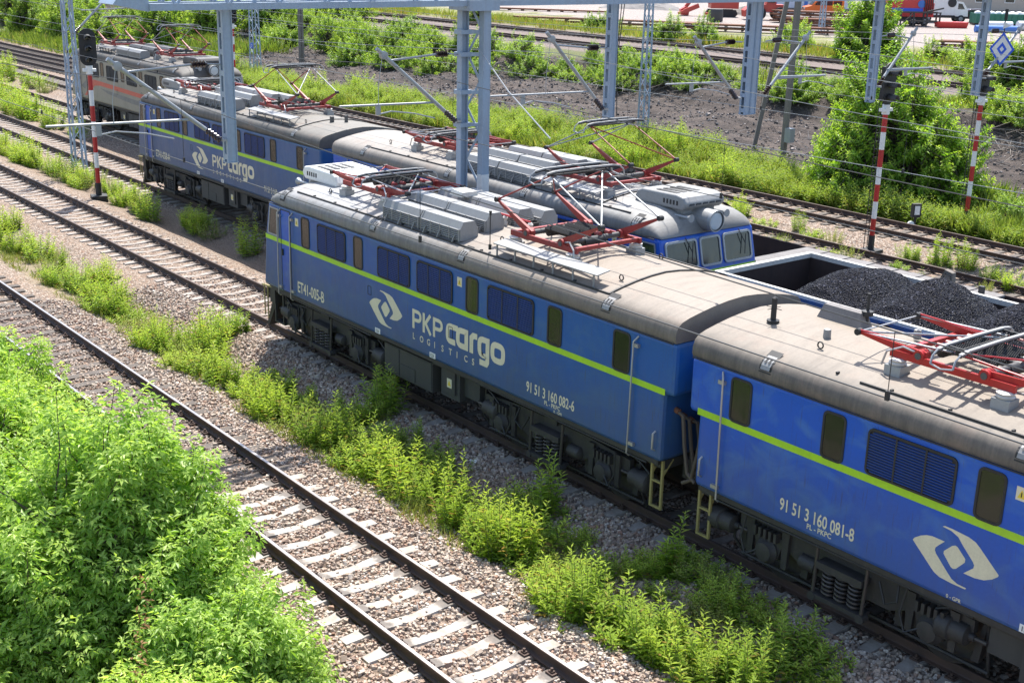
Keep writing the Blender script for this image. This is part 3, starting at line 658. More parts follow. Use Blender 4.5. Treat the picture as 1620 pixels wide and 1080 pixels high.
        for u in [.80] + ([uE - 1.28] if two_cabs else []):
            dr = MB(); dr.ring(rrect(U(u), U(u + .47), 1.42, 3.40, .05), rrect(U(u) + .02, U(u + .47) - .02, 1.44, 3.38, .03), sy * (HW - .01), sy * (HW + .008), 'y', 1)
            dr.box(U(u) + .08, U(u) + .11, sy * (HW + .02) - .02, sy * (HW + .02) + .02, 2.3, 2.45, 1)
            dr.box(U(u) + .02, U(u + .47) - .02, sy * (HW + .002) - .002, sy * (HW + .002) + .002, 1.44, 3.38, 0) if scheme != 'grey' else None
            dr.build('cab_door', ['blue' if scheme != 'grey' else 'greybeige', 'black'], root, flip)
        # cab side window: raked front edge
        for mir in ([0, 1] if two_cabs else [0]):
            W = [(.13 + .03, 2.70), (.30, 3.38), (.72, 3.38), (.70, 2.70)]
            if mir: W = [(uE - a, z) for a, z in W]
            W = [(U(a), z) for a, z in W]; cx = sum(p[0] for p in W) / 4; cz = sum(p[1] for p in W) / 4
            I = [(cx + (a - cx) * .84, cz + (z - cz) * .9) for a, z in W]
            f = MB(); f.ring(W, I, sy * (HW - .02), sy * (HW + .016), 'y'); fr = f.build('cab_side_window', 'galv' if scheme != 'grey' else 'white', root, flip)
            p = MB(); p.prism(I, sy * (HW - .01), sy * (HW + .006), 'y'); p.build('pane', 'glass_cab', fr, flip)
        # thin seams of inspection hatches
        for u, z0, z1 in ((4.62, 2.2, 2.4), (7.6, 2.0, 2.24)):
            q = MB(); q.ring(rrect(U(u), U(u + .14), z0, z1, .01, 1), rrect(U(u) + .012, U(u + .14) - .012, z0 + .012, z1 - .012, .008, 1), sy * HW - .002, sy * (HW + .006), 'y'); q.build('hatch', 'black', root, flip)
        if scheme != 'grey':
            for u in (1.5, 7.88):
                q = MB(); q.box(U(u), U(u + .15), sy * (HW + .003) - .003, sy * (HW + .003) + .003, 3.12, 3.3)
                sg = q.build('warning_sign', 'cream', root, flip)
                q = MB(); yq = sy * (HW + .0075); q.add([(U(u + .02), yq, 3.15), (U(u + .13), yq, 3.15), (U(u + .075), yq, 3.27)], [(0, 1, 2)], 0)
                q.add([(U(u + .068), yq * 1.001, 3.17), (U(u + .083), yq * 1.001, 3.17), (U(u + .083), yq * 1.001, 3.23), (U(u + .068), yq * 1.001, 3.23)], [(0, 1, 2, 3)], 1); q.build('triangle', ['sign_yellow', 'black'], sg, flip)
    # ---- cab face
    windows_front(root, uz, flip)
    if two_cabs: windows_front(root, lambda z: U(uE) - (uz(z) - U(0)) * 1.0 + .07 * 0, not flip) if False else None
    fl = MB()
    for sy in (-1, 1):
        fl.lathe([(.13, uz(1.9) - .06), (.15, uz(1.9) - .04), (.15, uz(1.9) + .05)], 16, 0, 'x', (0, sy * 1.05, 1.9))
    fl.build('marker_lamp', 'galv', root, flip)
    hl = MB(); yl = 0.0; zl = 3.76
    hl.lathe([(.20, U(-.03)), (.225, U(0)), (.235, U(.08)), (.24, U(.4)), (.30, U(.62)), (.36, U(1.1)), (.30, U(1.3))], 24, 0, 'x', (0, yl, zl))
    ho = hl.build('headlight', 'boxgrey' if scheme != 'grey' else 'roofdark', root, flip)
    l2 = MB(); l2.lathe([(.04, U(-.05)), (.12, U(-.045)), (.185, U(-.035)), (.19, U(-.02))], 24, 0, 'x', (0, yl, zl)); l2.build('lens', 'lens', ho, flip)
    rg = MB(); rg.lathe([(.215, U(-.06)), (.24, U(-.06)), (.245, U(.02)), (.21, U(.02))], 24, 0, 'x', (0, yl, zl)); rg.f = rg.f[:-2]; rg.m = rg.m[:-2]; rg.s = rg.s[:-2]; rg.build('lamp_rim', 'galv', ho, flip)
    for sy in (-.62, .5):
        hn = MB(); hn.lathe([(.03, U(.62)), (.03, U(.3)), (.045, U(.2)), (.085, U(.12)), (.09, U(.115))], 14, 0, 'x', (0, sy, 3.86)); hn.beam((U(.5), sy, 3.7), (U(.5), sy, 3.86), .05, .05); hn.build('horn', 'galv', root, flip)
    # air-conditioning unit over the cab
    if ac:
        a = MB(); y0, y1 = -.62, .62
        prof = [(.43, 3.97), (.33, 4.06), (.30, 4.14), (.40, 4.26), (.62, 4.30), (1.7, 4.28), (1.84, 4.22), (1.92, 4.08), (1.9, 3.97)]
        a.prism([(U(u), z) for u, z in prof], y0, y1, 'y', 0); a.box(U(.5), U(1.8), y0 + .1, y1 - .1, 3.85, 4.01, 1)
        ao = a.build('air_conditioner', [ac, 'boxgrey'], root, flip)
        md = ao.modifiers.new('bevel', 'BEVEL'); md.width = .05; md.segments = 3; md.limit_method = 'ANGLE'; md.angle_limit = math.radians(50)
        gr = MB()
        for i in range(5):
            y = -.50 + i * .21
            gr.hexa([(U(.305) - .012, y, 4.09), (U(.305) - .012, y + .15, 4.09), (U(.33), y + .15, 4.08), (U(.33), y, 4.08)][::-1], [(U(.35), y, 4.20), (U(.35), y + .15, 4.20), (U(.38), y + .15, 4.20), (U(.38), y, 4.20)][::-1])
            gr.box(U(.55 + i * .10), U(.60 + i * .10), y0 - .006, y0 + .01, 4.07, 4.17); gr.box(U(.55 + i * .10), U(.60 + i * .10), y1 - .01, y1 + .006, 4.07, 4.17)
            gr.box(U(.72), U(1.35), y, y + .12, 4.288, 4.305) if i < 4 else None
        gr.build('vent_grille', 'black', ao, flip)
    # ---- roof equipment
    if pantos:
        pantograph(root, U(3.45), 4.06, raised[0], flip, red); pantograph(root, U(9.57 if not two_cabs else uE - 3.45), 4.06, raised[1], flip, red)
    if not two_cabs: grille_boxes(root, flip)
    else:
        for row, (yc2, z0) in enumerate(((-1.0, 3.9), (-.35, 4.0), (.4, 4.0), (1.0, 3.9))):
            for u0 in (5.2, 6.7):
                q = MB(); q.prism([(yc2 + y, z0 + z) for y, z in ((-.24, 0), (-.24, .26), (-.15, .36), (.15, .36), (.24, .26), (.24, 0))], U(u0), U(u0 + 1.42), 'x', 0)
                for i in range(9): q.box(U(u0) + .1 + i * .14, U(u0) + .16 + i * .14, yc2 - .25, yc2 - .235, z0 + .06, z0 + .24, 1)
                q.build('roof_resistor_box', ['boxgrey' if row == 0 else 'roofdark', 'boxdark'], root, flip)
    us = walk if not two_cabs else [(8.6, 10.6)]
    for ua, ub in us:
        for sy in (-1,):
            z = 4.10; pf = MB()
            pf.hexa([(U(ua), sy * 1.28, z - .02), (U(ub), sy * 1.28, z - .02), (U(ub), sy * .98, z + .03), (U(ua), sy * .98, z + .03)][::sy], [(U(ua), sy * 1.28, z + .0), (U(ub), sy * 1.28, z), (U(ub), sy * .98, z + .05), (U(ua), sy * .98, z + .05)][::sy])
            for k in range(6): pf.beam((U(ua + .1 + k * (ub - ua - .2) / 5), sy * 1.26, 3.86), (U(ua + .1 + k * (ub - ua - .2) / 5), sy * 1.26, 4.09), .03, .02)
            pf.build('roof_walkway', 'boxgrey' if scheme != 'grey' else 'roofdark', root, flip)
    for u, y in ((2.2, -.95), (4.45, -.9), (8.3, -.75), (11.7, -.8), (10.9, .95), (8.5, -.6)):
        z = roof_z(y); ey = MB(); ey.tube([(U(u) + .05 * math.cos(a), y, z + .06 + .05 * math.sin(a)) for a in [i * math.pi / 5 for i in range(11)]], .012, 5); ey.build('lifting_eye', 'black', root, flip)
    # bus bar
    ey = MB()
    for u in (4.4, 5.9, 7.4, 8.2): ey.lathe([(.05, 4.02), (.06, 4.1), (.04, 4.14), (.06, 4.2), (.03, 4.24)], 10, 1, 'z', (U(u), .02, 0))
    ey.tube([(U(4.4), .02, 4.25), (U(8.2), .02, 4.25)], .022, 6, 2)
    ey.build('bus_bar', ['black', 'ceramic', 'red'], root, flip); ey = MB()
    for k in range(5): ey.box(U(8.0) + k * .05 - .1, U(8.0) + k * .05 - .07, .1, .3, 4.0, 4.2 + .05 * (k % 2), 0)
    ey.box(U(7.88), U(8.16), .08, .32, 3.98, 4.03); ey.build('switch_block', 'black', root, flip); ey = MB()
    ey.tube([(U(8.35), -.5, 4.05), (U(8.6), -.62, 4.14), (U(8.9), -.6, 4.1), (U(9.0), -.75, 4.22)], .016, 6, 1)
    ey.build('roof_cable', ['black', 'galv'], root, flip)
    if extras: extras(root, U, flip)
    # ---- underframe
    uf = MB()
    uf.box(U(.2), U(uE - .25), -1.36, 1.36, 1.22, 1.385, 0)
    for sy in (-1, 1):
        uf.box(U(.15), U(uE - .3), sy * 1.44 - .03, sy * 1.44 + .03, 1.31, 1.39, 0)
        uf.tube([(U(.5), sy * 1.40, 1.26), (U(4.6), sy * 1.42, 1.25)], .02, 6, 0); uf.tube([(U(8.4), sy * 1.40, 1.26), (U(uE - .6), sy * 1.42, 1.25)], .02, 6, 0)
    uf.build('underframe', 'under', root, flip)
    for a, c, z0, ww in ((5.05, 6.85, .58, 1.36), (7.08, 7.72, .62, 1.30), (7.74, 8.25, .75, 1.2)):
        e = MB(); e.box(U(a), U(c), -ww, ww, z0, 1.30, 0)
        for sy in (-1, 1):
            if a < 6: 
                for k in range(3): e.box(U(a + .03) + k * (c - a) / 3, U(a - .03) + (k + 1) * (c - a) / 3, sy * (ww + .006) - .006, sy * (ww + .006) + .006, z0 + .04, 1.2 - (.3 if k == 1 else 0), 0)
            elif a < 7.5: e.box(U(a + .12), U(c - .12), sy * (ww + .02) - .02, sy * (ww + .02) + .02, z0 + .12, 1.22, 0)
        eb = e.build('equipment_box', 'under2', root, flip)
        if 7 < a < 7.5:
            for sy in (-1, 1):
                q = MB(); q.box(U(a + .26), U(a + .42), sy * (ww + .044) - .003, sy * (ww + .044) + .003, .86, 1.05, 0); q.add([(U(a + .28), sy * (ww + .049), .90), (U(a + .40), sy * (ww + .049), .90), (U(a + .34), sy * (ww + .049), 1.02)], [(0, 1, 2)], 1); q.build('warning_sign', ['cream', 'sign_yellow'], eb, flip)
    bg_ = [bogie(root, u_, flip) for u_ in ((U(2.38), U(10.52)) if not two_cabs else (U(2.6), U(uE - 2.6)))]
    for o_ in bg_: o_.location.z = -zoff
    # ---- cab end: snow plough, buffers, steps
    for side in ([1, -1] if two_cabs else [1]):
        e = (lambda u: U(u)) if side == 1 else (lambda u: U(uE) - (U(u) - U(0)))
        sgn = side
        for sy in (-1, 1):
            q = MB(); xb = e(-.15)
            q.lathe([(.13, xb), (.13, xb - sgn * .3), (.09, xb - sgn * .32), (.08, xb - sgn * .5), (.24, xb - sgn * .52), (.25, xb - sgn * .56), (.1, xb - sgn * .58)], 18, 0, 'x', (0, sy * .88, 1.06)); q.build('buffer', 'under', root, flip)
            q = MB(); q.box(min(e(.0), e(.5)), max(e(.0), e(.5)), sy * 1.2 - .12, sy * 1.2 + .12, .42, .46); q.beam((e(.05), sy * 1.3, .44), (e(.05), sy * 1.3, 1.3), .05); q.beam((e(.45), sy * 1.3, .44), (e(.45), sy * 1.3, 1.3), .05)
            q.tube([(e(-.42), sy * 1.36, 1.3), (e(-.42), sy * 1.36, .5)], .018, 6, 1); q.tube([(e(-.25), sy * 1.36, 1.3), (e(-.25), sy * 1.36, .45)], .018, 6, 1); q.beam((e(-.5), sy * 1.36, 1.26), (e(0), sy * 1.36, 1.3), .05, .04, 1)
            q.build('footstep', ['under', 'yellow'], root, flip)
        q = MB(); q.prism([(e(-.2), .95), (e(-.55), .22), (e(-.45), .2), (e(0), .9)], -1.25, 1.25, 'y'); q.box(min(e(-.15), e(.1)), max(e(-.15), e(.1)), -1.35, 1.35, .9, 1.4); q.build('rail_guard', 'under', root, flip)
    # ---- gangway end: hoses, ladder
    if not two_cabs:
        q = MB(); q.box(U(uE - .21), U(uE + .1), -.95, .95, 1.0, 1.36); q.box(U(uE - .05), U(uE + .30), -.25, .25, .85, 1.15); q.build('coupling_box', 'under', root, flip)
        for i, y in enumerate((-1.2, -1.05, -.85, .8, 1.0)):
            q = MB(); q.tube([(U(uE - .22), y, 2.25 - .12 * i), (U(uE - .05), y, 2.2 - .1 * i), (U(uE + .02), y, 1.7), (U(uE + .12), y, 1.25), (U(uE + .3), y, 1.14 + .03 * i)], .034, 8, 0); q.cyl((U(uE - .25), y, 2.26 - .12 * i), (U(uE - .14), y, 2.24 - .12 * i), .05, n=10, mat=1); q.build('hose', ['hose', 'brownrust'], root, flip)
        for sy in (-1, 1):
            q = MB(); ua, ub = U(uE - .50), U(uE - .26)
            for x in (ua, ub):
                q.beam((x, sy * 1.38, 1.38), (x, sy * 1.38, .50), .04, .04); q.beam((x, sy * 1.38, 1.1), (x, sy * 1.15, 1.36), .03, .03)
            for z in (.52, .98): q.beam((ua, sy * 1.38, z), (ub, sy * 1.38, z), .05, .03)
            q.build('ladder', 'yellow', root, flip)
        q = MB(); q.box(U(uE - .25), U(uE - .05), -.5, .5, 1.4, 3.3); q.build('gangway_bellows', 'black', root, flip)
    # ---- lettering on the side towards the camera
    y = -HW - .004
    def words(fn):
        L = MB(); fn(L); L.build('lettering', 'cream', root, fix=False)
    if cls: words(lambda L: text_on(L, cls, xs(cls_x(x0, s)), 1.555, .265, y, .70))
    if num:
        words(lambda L: text_on(L, num, xs(num_x), 1.615, .20, y, .66)); words(lambda L: text_on(L, 'PL - PKPC', xs(num_x + .52), 1.505, .085, y, .9))
    if gpr: words(lambda L: text_on(L, gpr, xs(gpr_x), 1.43, .055, y, .9))
    if word_x is not None:
        words(lambda L: logotype(L, xs(word_x), 1.882, y))
        words(lambda L: [text_on(L, ch, xs(word_x + .01 + i * .2555), 1.655, .135, y, .9) for i, ch in enumerate('LOGISTICS')])
    if logo_x is not None:
        L = MB()
        for poly in LOGO: L.prism([(xs(logo_x) + a, 2.025 + z) for a, z in poly], y, y + .003, 'y')
        L.build('emblem', 'cream', root)
    if plate_x is not None:
        for wx in plate_x:
            L = MB(); L.box(xs(wx), xs(wx) + .2, y, y + .003, 1.42, 1.53); po = L.build('number_plate', 'white', root)
            L = MB(); text_on(L, '123', xs(wx) + .02, 1.44, .07, y - .003, .9); L.build('digits', 'black', po, fix=False)
    return root
def cls_x(x0, s): return x0 + 1.53

def a_extras(root, U, flip):
    e = MB(); e.lathe([(.10, 4.02), (.10, 4.05), (.045, 4.06), (.045, 4.40), (.02, 4.42)], 14, 0, 'z', (U(12.9), -.45, 0))
    e.tube([(U(12.75), -.45, 4.24), (U(13.05), -.45, 4.24)], .006, 4); e.tube([(U(12.9), -.6, 4.24), (U(12.9), -.3, 4.24)], .006, 4)
    e.build('roof_antenna', 'black', root, flip); e = MB()
    e.lathe([(.03, 4.04), (.03, 4.2), (.09, 4.2), (.09, 4.27), (.025, 4.28), (.025, 4.55)], 12, 0, 'z', (U(11.9), .55, 0)); e.build('roof_antenna', 'black', root, flip)
    e = MB(); b = [(U(12.7), .35, 4.0), (U(11.85), .35, 4.0), (U(11.85), .65, 4.0), (U(12.7), .65, 4.0)]; t = [(U(12.62), .42, 4.24), (U(11.93), .42, 4.24), (U(11.93), .58, 4.24), (U(12.62), .58, 4.24)]
    e.hexa(b[::-1], t[::-1]); e.build('roof_vent', 'planks', root, flip)
    for u, y in ((11.9, -.4), (11.1, .72), (10.8, .8)):
        e = MB(); e.lathe([(.055, 4.0), (.06, 4.02), (.055, 4.14), (.03, 4.15)], 10, 0, 'z', (U(u), y, 0)); e.build('vent_stub', 'boxgrey', root, flip)
def b_extras(root, U, flip):
    e = MB(); e.hexa([(U(5.5), .0, 4.36), (U(5.95), .0, 4.36), (U(5.95), .42, 4.36), (U(5.5), .42, 4.36)], [(U(5.55), .05, 4.48), (U(5.95), .02, 4.46), (U(5.95), .40, 4.46), (U(5.55), .38, 4.48)]); e.build('roof_hatch_box', 'rim', root, flip)
    e = MB(); e.tube([(U(8.5), -1.2, 3.92), (U(8.5), -1.2, 4.6)], .01, 5); e.lathe([(.03, 3.92), (.03, 4.02)], 8, 0, 'z', (U(8.5), -1.2, 0)); e.lathe([(.02, 4.58), (.03, 4.66)], 8, 0, 'z', (U(8.5), -1.2, 0)); e.build('roof_antenna', 'black', root, flip)
def c_extras(root, U, flip):
    e = MB(); e.box(U(12.3), U(12.4), -.3, -.2, 4.02, 4.2); e.build('vent_stub', 'roofdark', root, flip); e = MB(); e.box(U(12.6), U(12.68), .05, .13, 4.02, 4.25); e.build('vent_stub', 'roofdark', root, flip)

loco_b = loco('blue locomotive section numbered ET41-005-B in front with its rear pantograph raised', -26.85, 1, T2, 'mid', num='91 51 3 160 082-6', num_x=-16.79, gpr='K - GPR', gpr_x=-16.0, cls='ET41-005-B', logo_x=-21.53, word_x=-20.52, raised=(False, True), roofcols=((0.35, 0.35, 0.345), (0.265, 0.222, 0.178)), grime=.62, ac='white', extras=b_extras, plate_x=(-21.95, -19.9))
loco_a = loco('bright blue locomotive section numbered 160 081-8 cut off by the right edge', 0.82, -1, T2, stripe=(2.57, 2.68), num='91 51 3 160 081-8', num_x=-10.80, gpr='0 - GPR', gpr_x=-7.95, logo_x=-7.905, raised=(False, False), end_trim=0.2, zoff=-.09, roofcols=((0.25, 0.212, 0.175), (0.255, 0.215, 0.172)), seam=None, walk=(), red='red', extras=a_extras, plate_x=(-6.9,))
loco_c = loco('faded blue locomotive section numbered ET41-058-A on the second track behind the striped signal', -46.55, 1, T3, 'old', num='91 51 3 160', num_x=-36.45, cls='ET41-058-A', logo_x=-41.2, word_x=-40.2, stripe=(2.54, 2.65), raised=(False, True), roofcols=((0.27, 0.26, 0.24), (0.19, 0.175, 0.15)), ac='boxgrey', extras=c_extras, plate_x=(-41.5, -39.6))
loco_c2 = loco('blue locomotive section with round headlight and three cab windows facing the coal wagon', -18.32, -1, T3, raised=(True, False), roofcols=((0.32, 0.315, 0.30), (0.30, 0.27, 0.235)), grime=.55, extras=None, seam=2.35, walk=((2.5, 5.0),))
def d_livery(root, U, flip):
    # swoosh of red and grey along the side: listed in world x from the far end
    e = MB(); y = -HW - .004
    e.prism([(-5.2, 1.55), (-3.9, 2.44), (-3.2, 2.44), (2.4, 2.32), (5.6, 2.1), (5.6, 1.98), (2.4, 2.12), (-3.0, 2.22), (-3.7, 2.16), (-4.9, 1.55)], y, y + .003, 'y', 0)
    e.prism([(-3.0, 2.1), (-2.0, 1.92), (1.0, 1.75), (5.5, 1.72), (5.5, 1.9), (1.0, 1.98)], y, y + .003, 'y', 1)
    e.prism([(-5.6, 2.0), (-4.6, 2.45), (-3.9, 2.66), (-3.3, 2.62), (-3.9, 2.5), (-4.6, 2.2), (-5.1, 1.85)], y + .001, y + .0035, 'y', 1)
    e.build('livery_swoosh', ['redfade', 'boxdark'], root)
loco_d = loco('grey beige locomotive with a red swoosh on its side behind the blue ones', -52.7, -1, T4, 'grey', stripe=None, raised=(True, True), roofcols=((0.15, 0.14, 0.125), (0.18, 0.165, 0.14)), ac='roofdark', two_cabs=True, extras=d_livery)
# ------------------------------------------------------------------ ground
def sstep(a, b, x): t = np.clip((x - a) / (b - a), 0, 1); return t * t * (3 - 2 * t)
def y6(x): return T6 - 1.3 * sstep(-58, -112, np.asarray(x, float))
def y7(x): return T7 - 1.0 * sstep(-30, -62, np.asarray(x, float)) - 2.6 * sstep(-66, -112, np.asarray(x, float))
TRK = [T1, T2, T3, T4, T5, T6, T7]
_g = rng.uniform(-1, 1, (64, 64))
def vnoise(x, y, s):
    x = np.asarray(x, float) / s; y = np.asarray(y, float) / s
    i = np.floor(x).astype(int); j = np.floor(y).astype(int); u = x - i; v = y - j; u = u * u * (3 - 2 * u); v = v * v * (3 - 2 * v)
    a = _g[i % 64, j % 64]; b = _g[(i + 1) % 64, j % 64]; c = _g[i % 64, (j + 1) % 64]; d = _g[(i + 1) % 64, (j + 1) % 64]
    return (a * (1 - u) + b * u) * (1 - v) + (c * (1 - u) + d * u) * v
def hgt(x, y):
    x = np.asarray(x, float); y = np.asarray(y, float)
    d = np.full(np.broadcast(x, y).shape, 99.0)
    for t in (T1, T2, T3, T4, T5): d = np.minimum(d, np.abs(y - t))
    d = np.minimum(d, np.abs(y - y6(x))); d = np.minimum(d, np.abs(y - y7(x)))
    h = -.235 - .26 * sstep(1.45, 2.7, d)
    h = h + .03 * vnoise(x, y, .9) * sstep(1.3, 1.9, d)
    up = sstep(41.5, 46, y) * .45 + sstep(45, 56, y) * .7 + sstep(54.5 + 2.0 * vnoise(x, 0 * y, 7), 57.5 + 2.0 * vnoise(x, 0 * y, 7), y) * 1.1
    h = h + up + (vnoise(x * .45, y, 2.6) * .34 + vnoise(x * .6, y, 1.2) * .22 + vnoise(x, y, .8) * .08) * sstep(44, 48, y) * (1 - sstep(58, 62, y))
    far = 2.0 - .18 + vnoise(x, y, 14) * .12 * sstep(80, 90, y)
    for t in (68.5, 75.2): far = far - .0
    k = sstep(60, 62.5, y)
    return h * (1 - k) + far * k
xs_ = np.unique(np.concatenate([np.arange(-420, -120, 6.0), np.arange(-120, -34, .9), np.arange(-34, -4, .3), np.arange(-4, 60, 4.0)]))
ys_ = np.unique(np.concatenate([np.arange(-40, 5, 3.0), np.arange(5, 17, .25), np.arange(17, 43, .4), np.arange(43, 63, .3), np.arange(63, 100, 1.5), np.arange(100, 620, 12.0)]))
XX, YY = np.meshgrid(xs_, ys_, indexing='ij'); HH = hgt(XX, YY)
nx, ny = XX.shape; idx = np.arange(nx * ny).reshape(nx, ny)
F = np.stack([idx[:-1, :-1], idx[1:, :-1], idx[1:, 1:], idx[:-1, 1:]], -1).reshape(-1, 4)
mg, nt, b = newmat('yard_ground')
geo = nt.nodes.new('ShaderNodeNewGeometry'); pos = geo.outputs['Position']
sx = nt.nodes.new('ShaderNodeSeparateXYZ'); nt.links.new(pos, sx.inputs[0])
big = _noise(nt, pos, .35, 5, .65); mid = _noise(nt, pos, 1.6, 5, .65); fine = _noise(nt, pos, 9, 4, .7)
vo = nt.nodes.new('ShaderNodeTexVoronoi'); vo.inputs['Scale'].default_value = 17; nt.links.new(pos, vo.inputs['Vector'])
vsep = nt.nodes.new('ShaderNodeSeparateColor'); nt.links.new(vo.outputs['Color'], vsep.inputs[0])
STONE = [(0.0, (.165, .125, .10)), (.18, (.31, .245, .19)), (.36, (.44, .35, .27)), (.50, (.31, .18, .12)), (.56, (.36, .25, .18)), (.7, (.49, .40, .315)), (.88, (.58, .50, .42)), (1.0, (.20, .17, .15))]
stone = _ramp(nt, vsep.outputs[0], STONE)
gap = _ramp(nt, vo.outputs['Distance'], [(.0, (1, 1, 1)), (.35, (.9, .9, .9)), (.62, (.3, .27, .25))])
ball = _mix(nt, .85, stone, gap, 'MULTIPLY')
ball = _mix(nt, _math(nt, 'MULTIPLY', _ramp(nt, big, [(.42, (0, 0, 0)), (.62, (1, 1, 1))]), .38), ball, (.26, .18, .125))      # rusty patches
ball = _mix(nt, _math(nt, 'MULTIPLY', _ramp(nt, mid, [(.5, (0, 0, 0)), (.7, (1, 1, 1))]), .35), ball, (.14, .12, .11))
soil = _mix(nt, mid, (.05, .041, .037), (.105, .088, .079)); soil = _mix(nt, .7, soil, _ramp(nt, fine, [(.3, (.4, .4, .4)), (.68, (1.2, 1.15, 1.1))]), 'MULTIPLY')
fur = _noise(nt, _mapping(nt, pos, (.30, 1.5, 1)), 1.0, 8, .75); soil = _mix(nt, .75, soil, _ramp(nt, fur, [(.38, (.38, .36, .35)), (.5, (.95, .92, .9)), (.62, (1.75, 1.65, 1.55))]), 'MULTIPLY')
grass = _mix(nt, mid, (.13, .15, .04), (.33, .31, .13)); grass = _mix(nt, .5, grass, _ramp(nt, fine, [(.3, (.4, .4, .4)), (.7, (1, 1, 1))]), 'MULTIPLY')
turf = _mix(nt, mid, (.05, .08, .02), (.16, .15, .06)); 
grav = _mix(nt, fine, (.22, .185, .165), (.37, .32, .29)); ubal = _mix(nt, fine, (.11, .085, .075), (.24, .19, .165))
yw = _math(nt, 'ADD', sx.outputs[1], _math(nt, 'MULTIPLY_ADD', mid, 4.0, -2.0))
yw2 = _math(nt, 'ADD', sx.outputs[1], _math(nt, 'MULTIPLY_ADD', big, 26.0, -13.0))
def zone(col, over, y, a, b_): return _mix(nt, _ramp(nt, _math(nt, 'DIVIDE', _math(nt, 'SUBTRACT', y, a), b_ - a), [(0, (0, 0, 0)), (1, (1, 1, 1))]), col, over)
# earth between the tracks where weeds root
def strip(col, over, c, hw):
    d = _math(nt, 'ABSOLUTE', _math(nt, 'SUBTRACT', sx.outputs[1], c)); d = _math(nt, 'ADD', d, _math(nt, 'MULTIPLY_ADD', mid, 1.6, -.8))
    return _mix(nt, _math(nt, 'MULTIPLY', _ramp(nt, _math(nt, 'DIVIDE', d, hw), [(.3, (1, 1, 1)), (1.0, (0, 0, 0))]), .8), col, over)
col = strip(ball, _mix(nt, fine, (.16, .125, .08), (.30, .25, .15)), 12.1, 1.1)
col = strip(col, _mix(nt, fine, (.15, .10, .075), (.26, .20, .14)), 17.9, 1.0)
col = zone(col, turf, yw, 40.2, 41.6); col = zone(col, soil, yw, 43.6, 45.0); col = zone(col, turf, yw, 58.5, 60); col = zone(col, ubal, yw, 63.5, 65.0)
col = zone(col, grass, yw, 78.5, 80.5); col = zone(col, grav, yw2, 93, 97)
nt.links.new(col, b.inputs['Base Color']); b.inputs['Roughness'].default_value = .9; b.inputs['Specular IOR Level'].default_value = .25
hh = _math(nt, 'ADD', _math(nt, 'MULTIPLY', vo.outputs['Distance'], -1.0), _math(nt, 'MULTIPLY', fine, .8))
_bump(nt, b, hh, .9, .05)
M['ground'] = mg
g = npmesh('yard_ground', np.stack([XX, YY, HH], -1).reshape(-1, 3), F, 'ground', smooth=True)
tag(g, 'stony yard ground rising to a bare dark bank behind the tracks', 'ground', kind='structure')

# ------------------------------------------------------------------ tracks
def rail_mesh(mb, pts, mat_side=0, mat_top=1):
    prof = [(-.070, -.172), (.070, -.172), (.070, -.160), (.018, -.145), (.009, -.13), (.009, -.05), (.034, -.038), (.036, -.008), (.028, 0), (-.028, 0), (-.036, -.008), (-.034, -.038), (-.009, -.05), (-.009, -.13), (-.018, -.145), (-.070, -.160)]
    n = len(prof); V = []
    for (x, y, z) in pts: V += [(x, y + a, z + h) for a, h in prof]
    for i in range(len(pts) - 1):
        for j in range(n):
            k = (j + 1) % n
            mb.add([V[i * n + j], V[i * n + k], V[(i + 1) * n + k], V[(i + 1) * n + j]], [(0, 1, 2, 3)], mat_top if j == 8 else mat_side)
def sleeper_mesh(kind):
    mb = MB()
    if kind == 'wood':
        mb.box(-.12, .12, -1.25, 1.25, -.30, -.198, 0)
    else:                                        # pre-stressed concrete: high rail seats, waisted middle
        st = [(-1.25, -.205, .10), (-1.0, -.195, .11), (-.92, -.178, .12), (-.58, -.178, .12), (-.42, -.198, .105), (0, -.232, .09), (.42, -.198, .105), (.58, -.178, .12), (.92, -.178, .12), (1.0, -.195, .11), (1.25, -.205, .10)]
        V = []
        for y, z, wd in st: V += [(-wd - .04, y, -.36), (wd + .04, y, -.36), (wd, y, z), (-wd, y, z)]
        F = [(0, 1, 2, 3), tuple(range(len(V) - 4, len(V)))[::-1]]
        for i in range(len(st) - 1):
            for j in range(4): F.append((i * 4 + j, i * 4 + (j + 1) % 4, i * 4 + 4 + (j + 1) % 4, i * 4 + 4 + j))
        mb.add(V, F, 0)
    for sy in (-1, 1):                           # chairs, clips and bolts
        for d in (-.12, .12):
            y = sy * .7535 + d; mb.box(-.075, .075, y - .055, y + .055, -.180, -.150, 1); mb.cyl((0, y, -.15), (0, y, -.085), .022, n=6, mat=1)
            mb.box(-.04, .04, y - .03, y + .03, -.15, -.125, 1)
    return mb
_sl = {}
def sleeper(kind, mat):
    k = (kind, mat)
    if k not in _sl:
        o = sleeper_mesh(kind).build('sleeper', [mat, 'rust']); _sl[k] = o.data; bpy.data.objects.remove(o)
    return _sl[k]
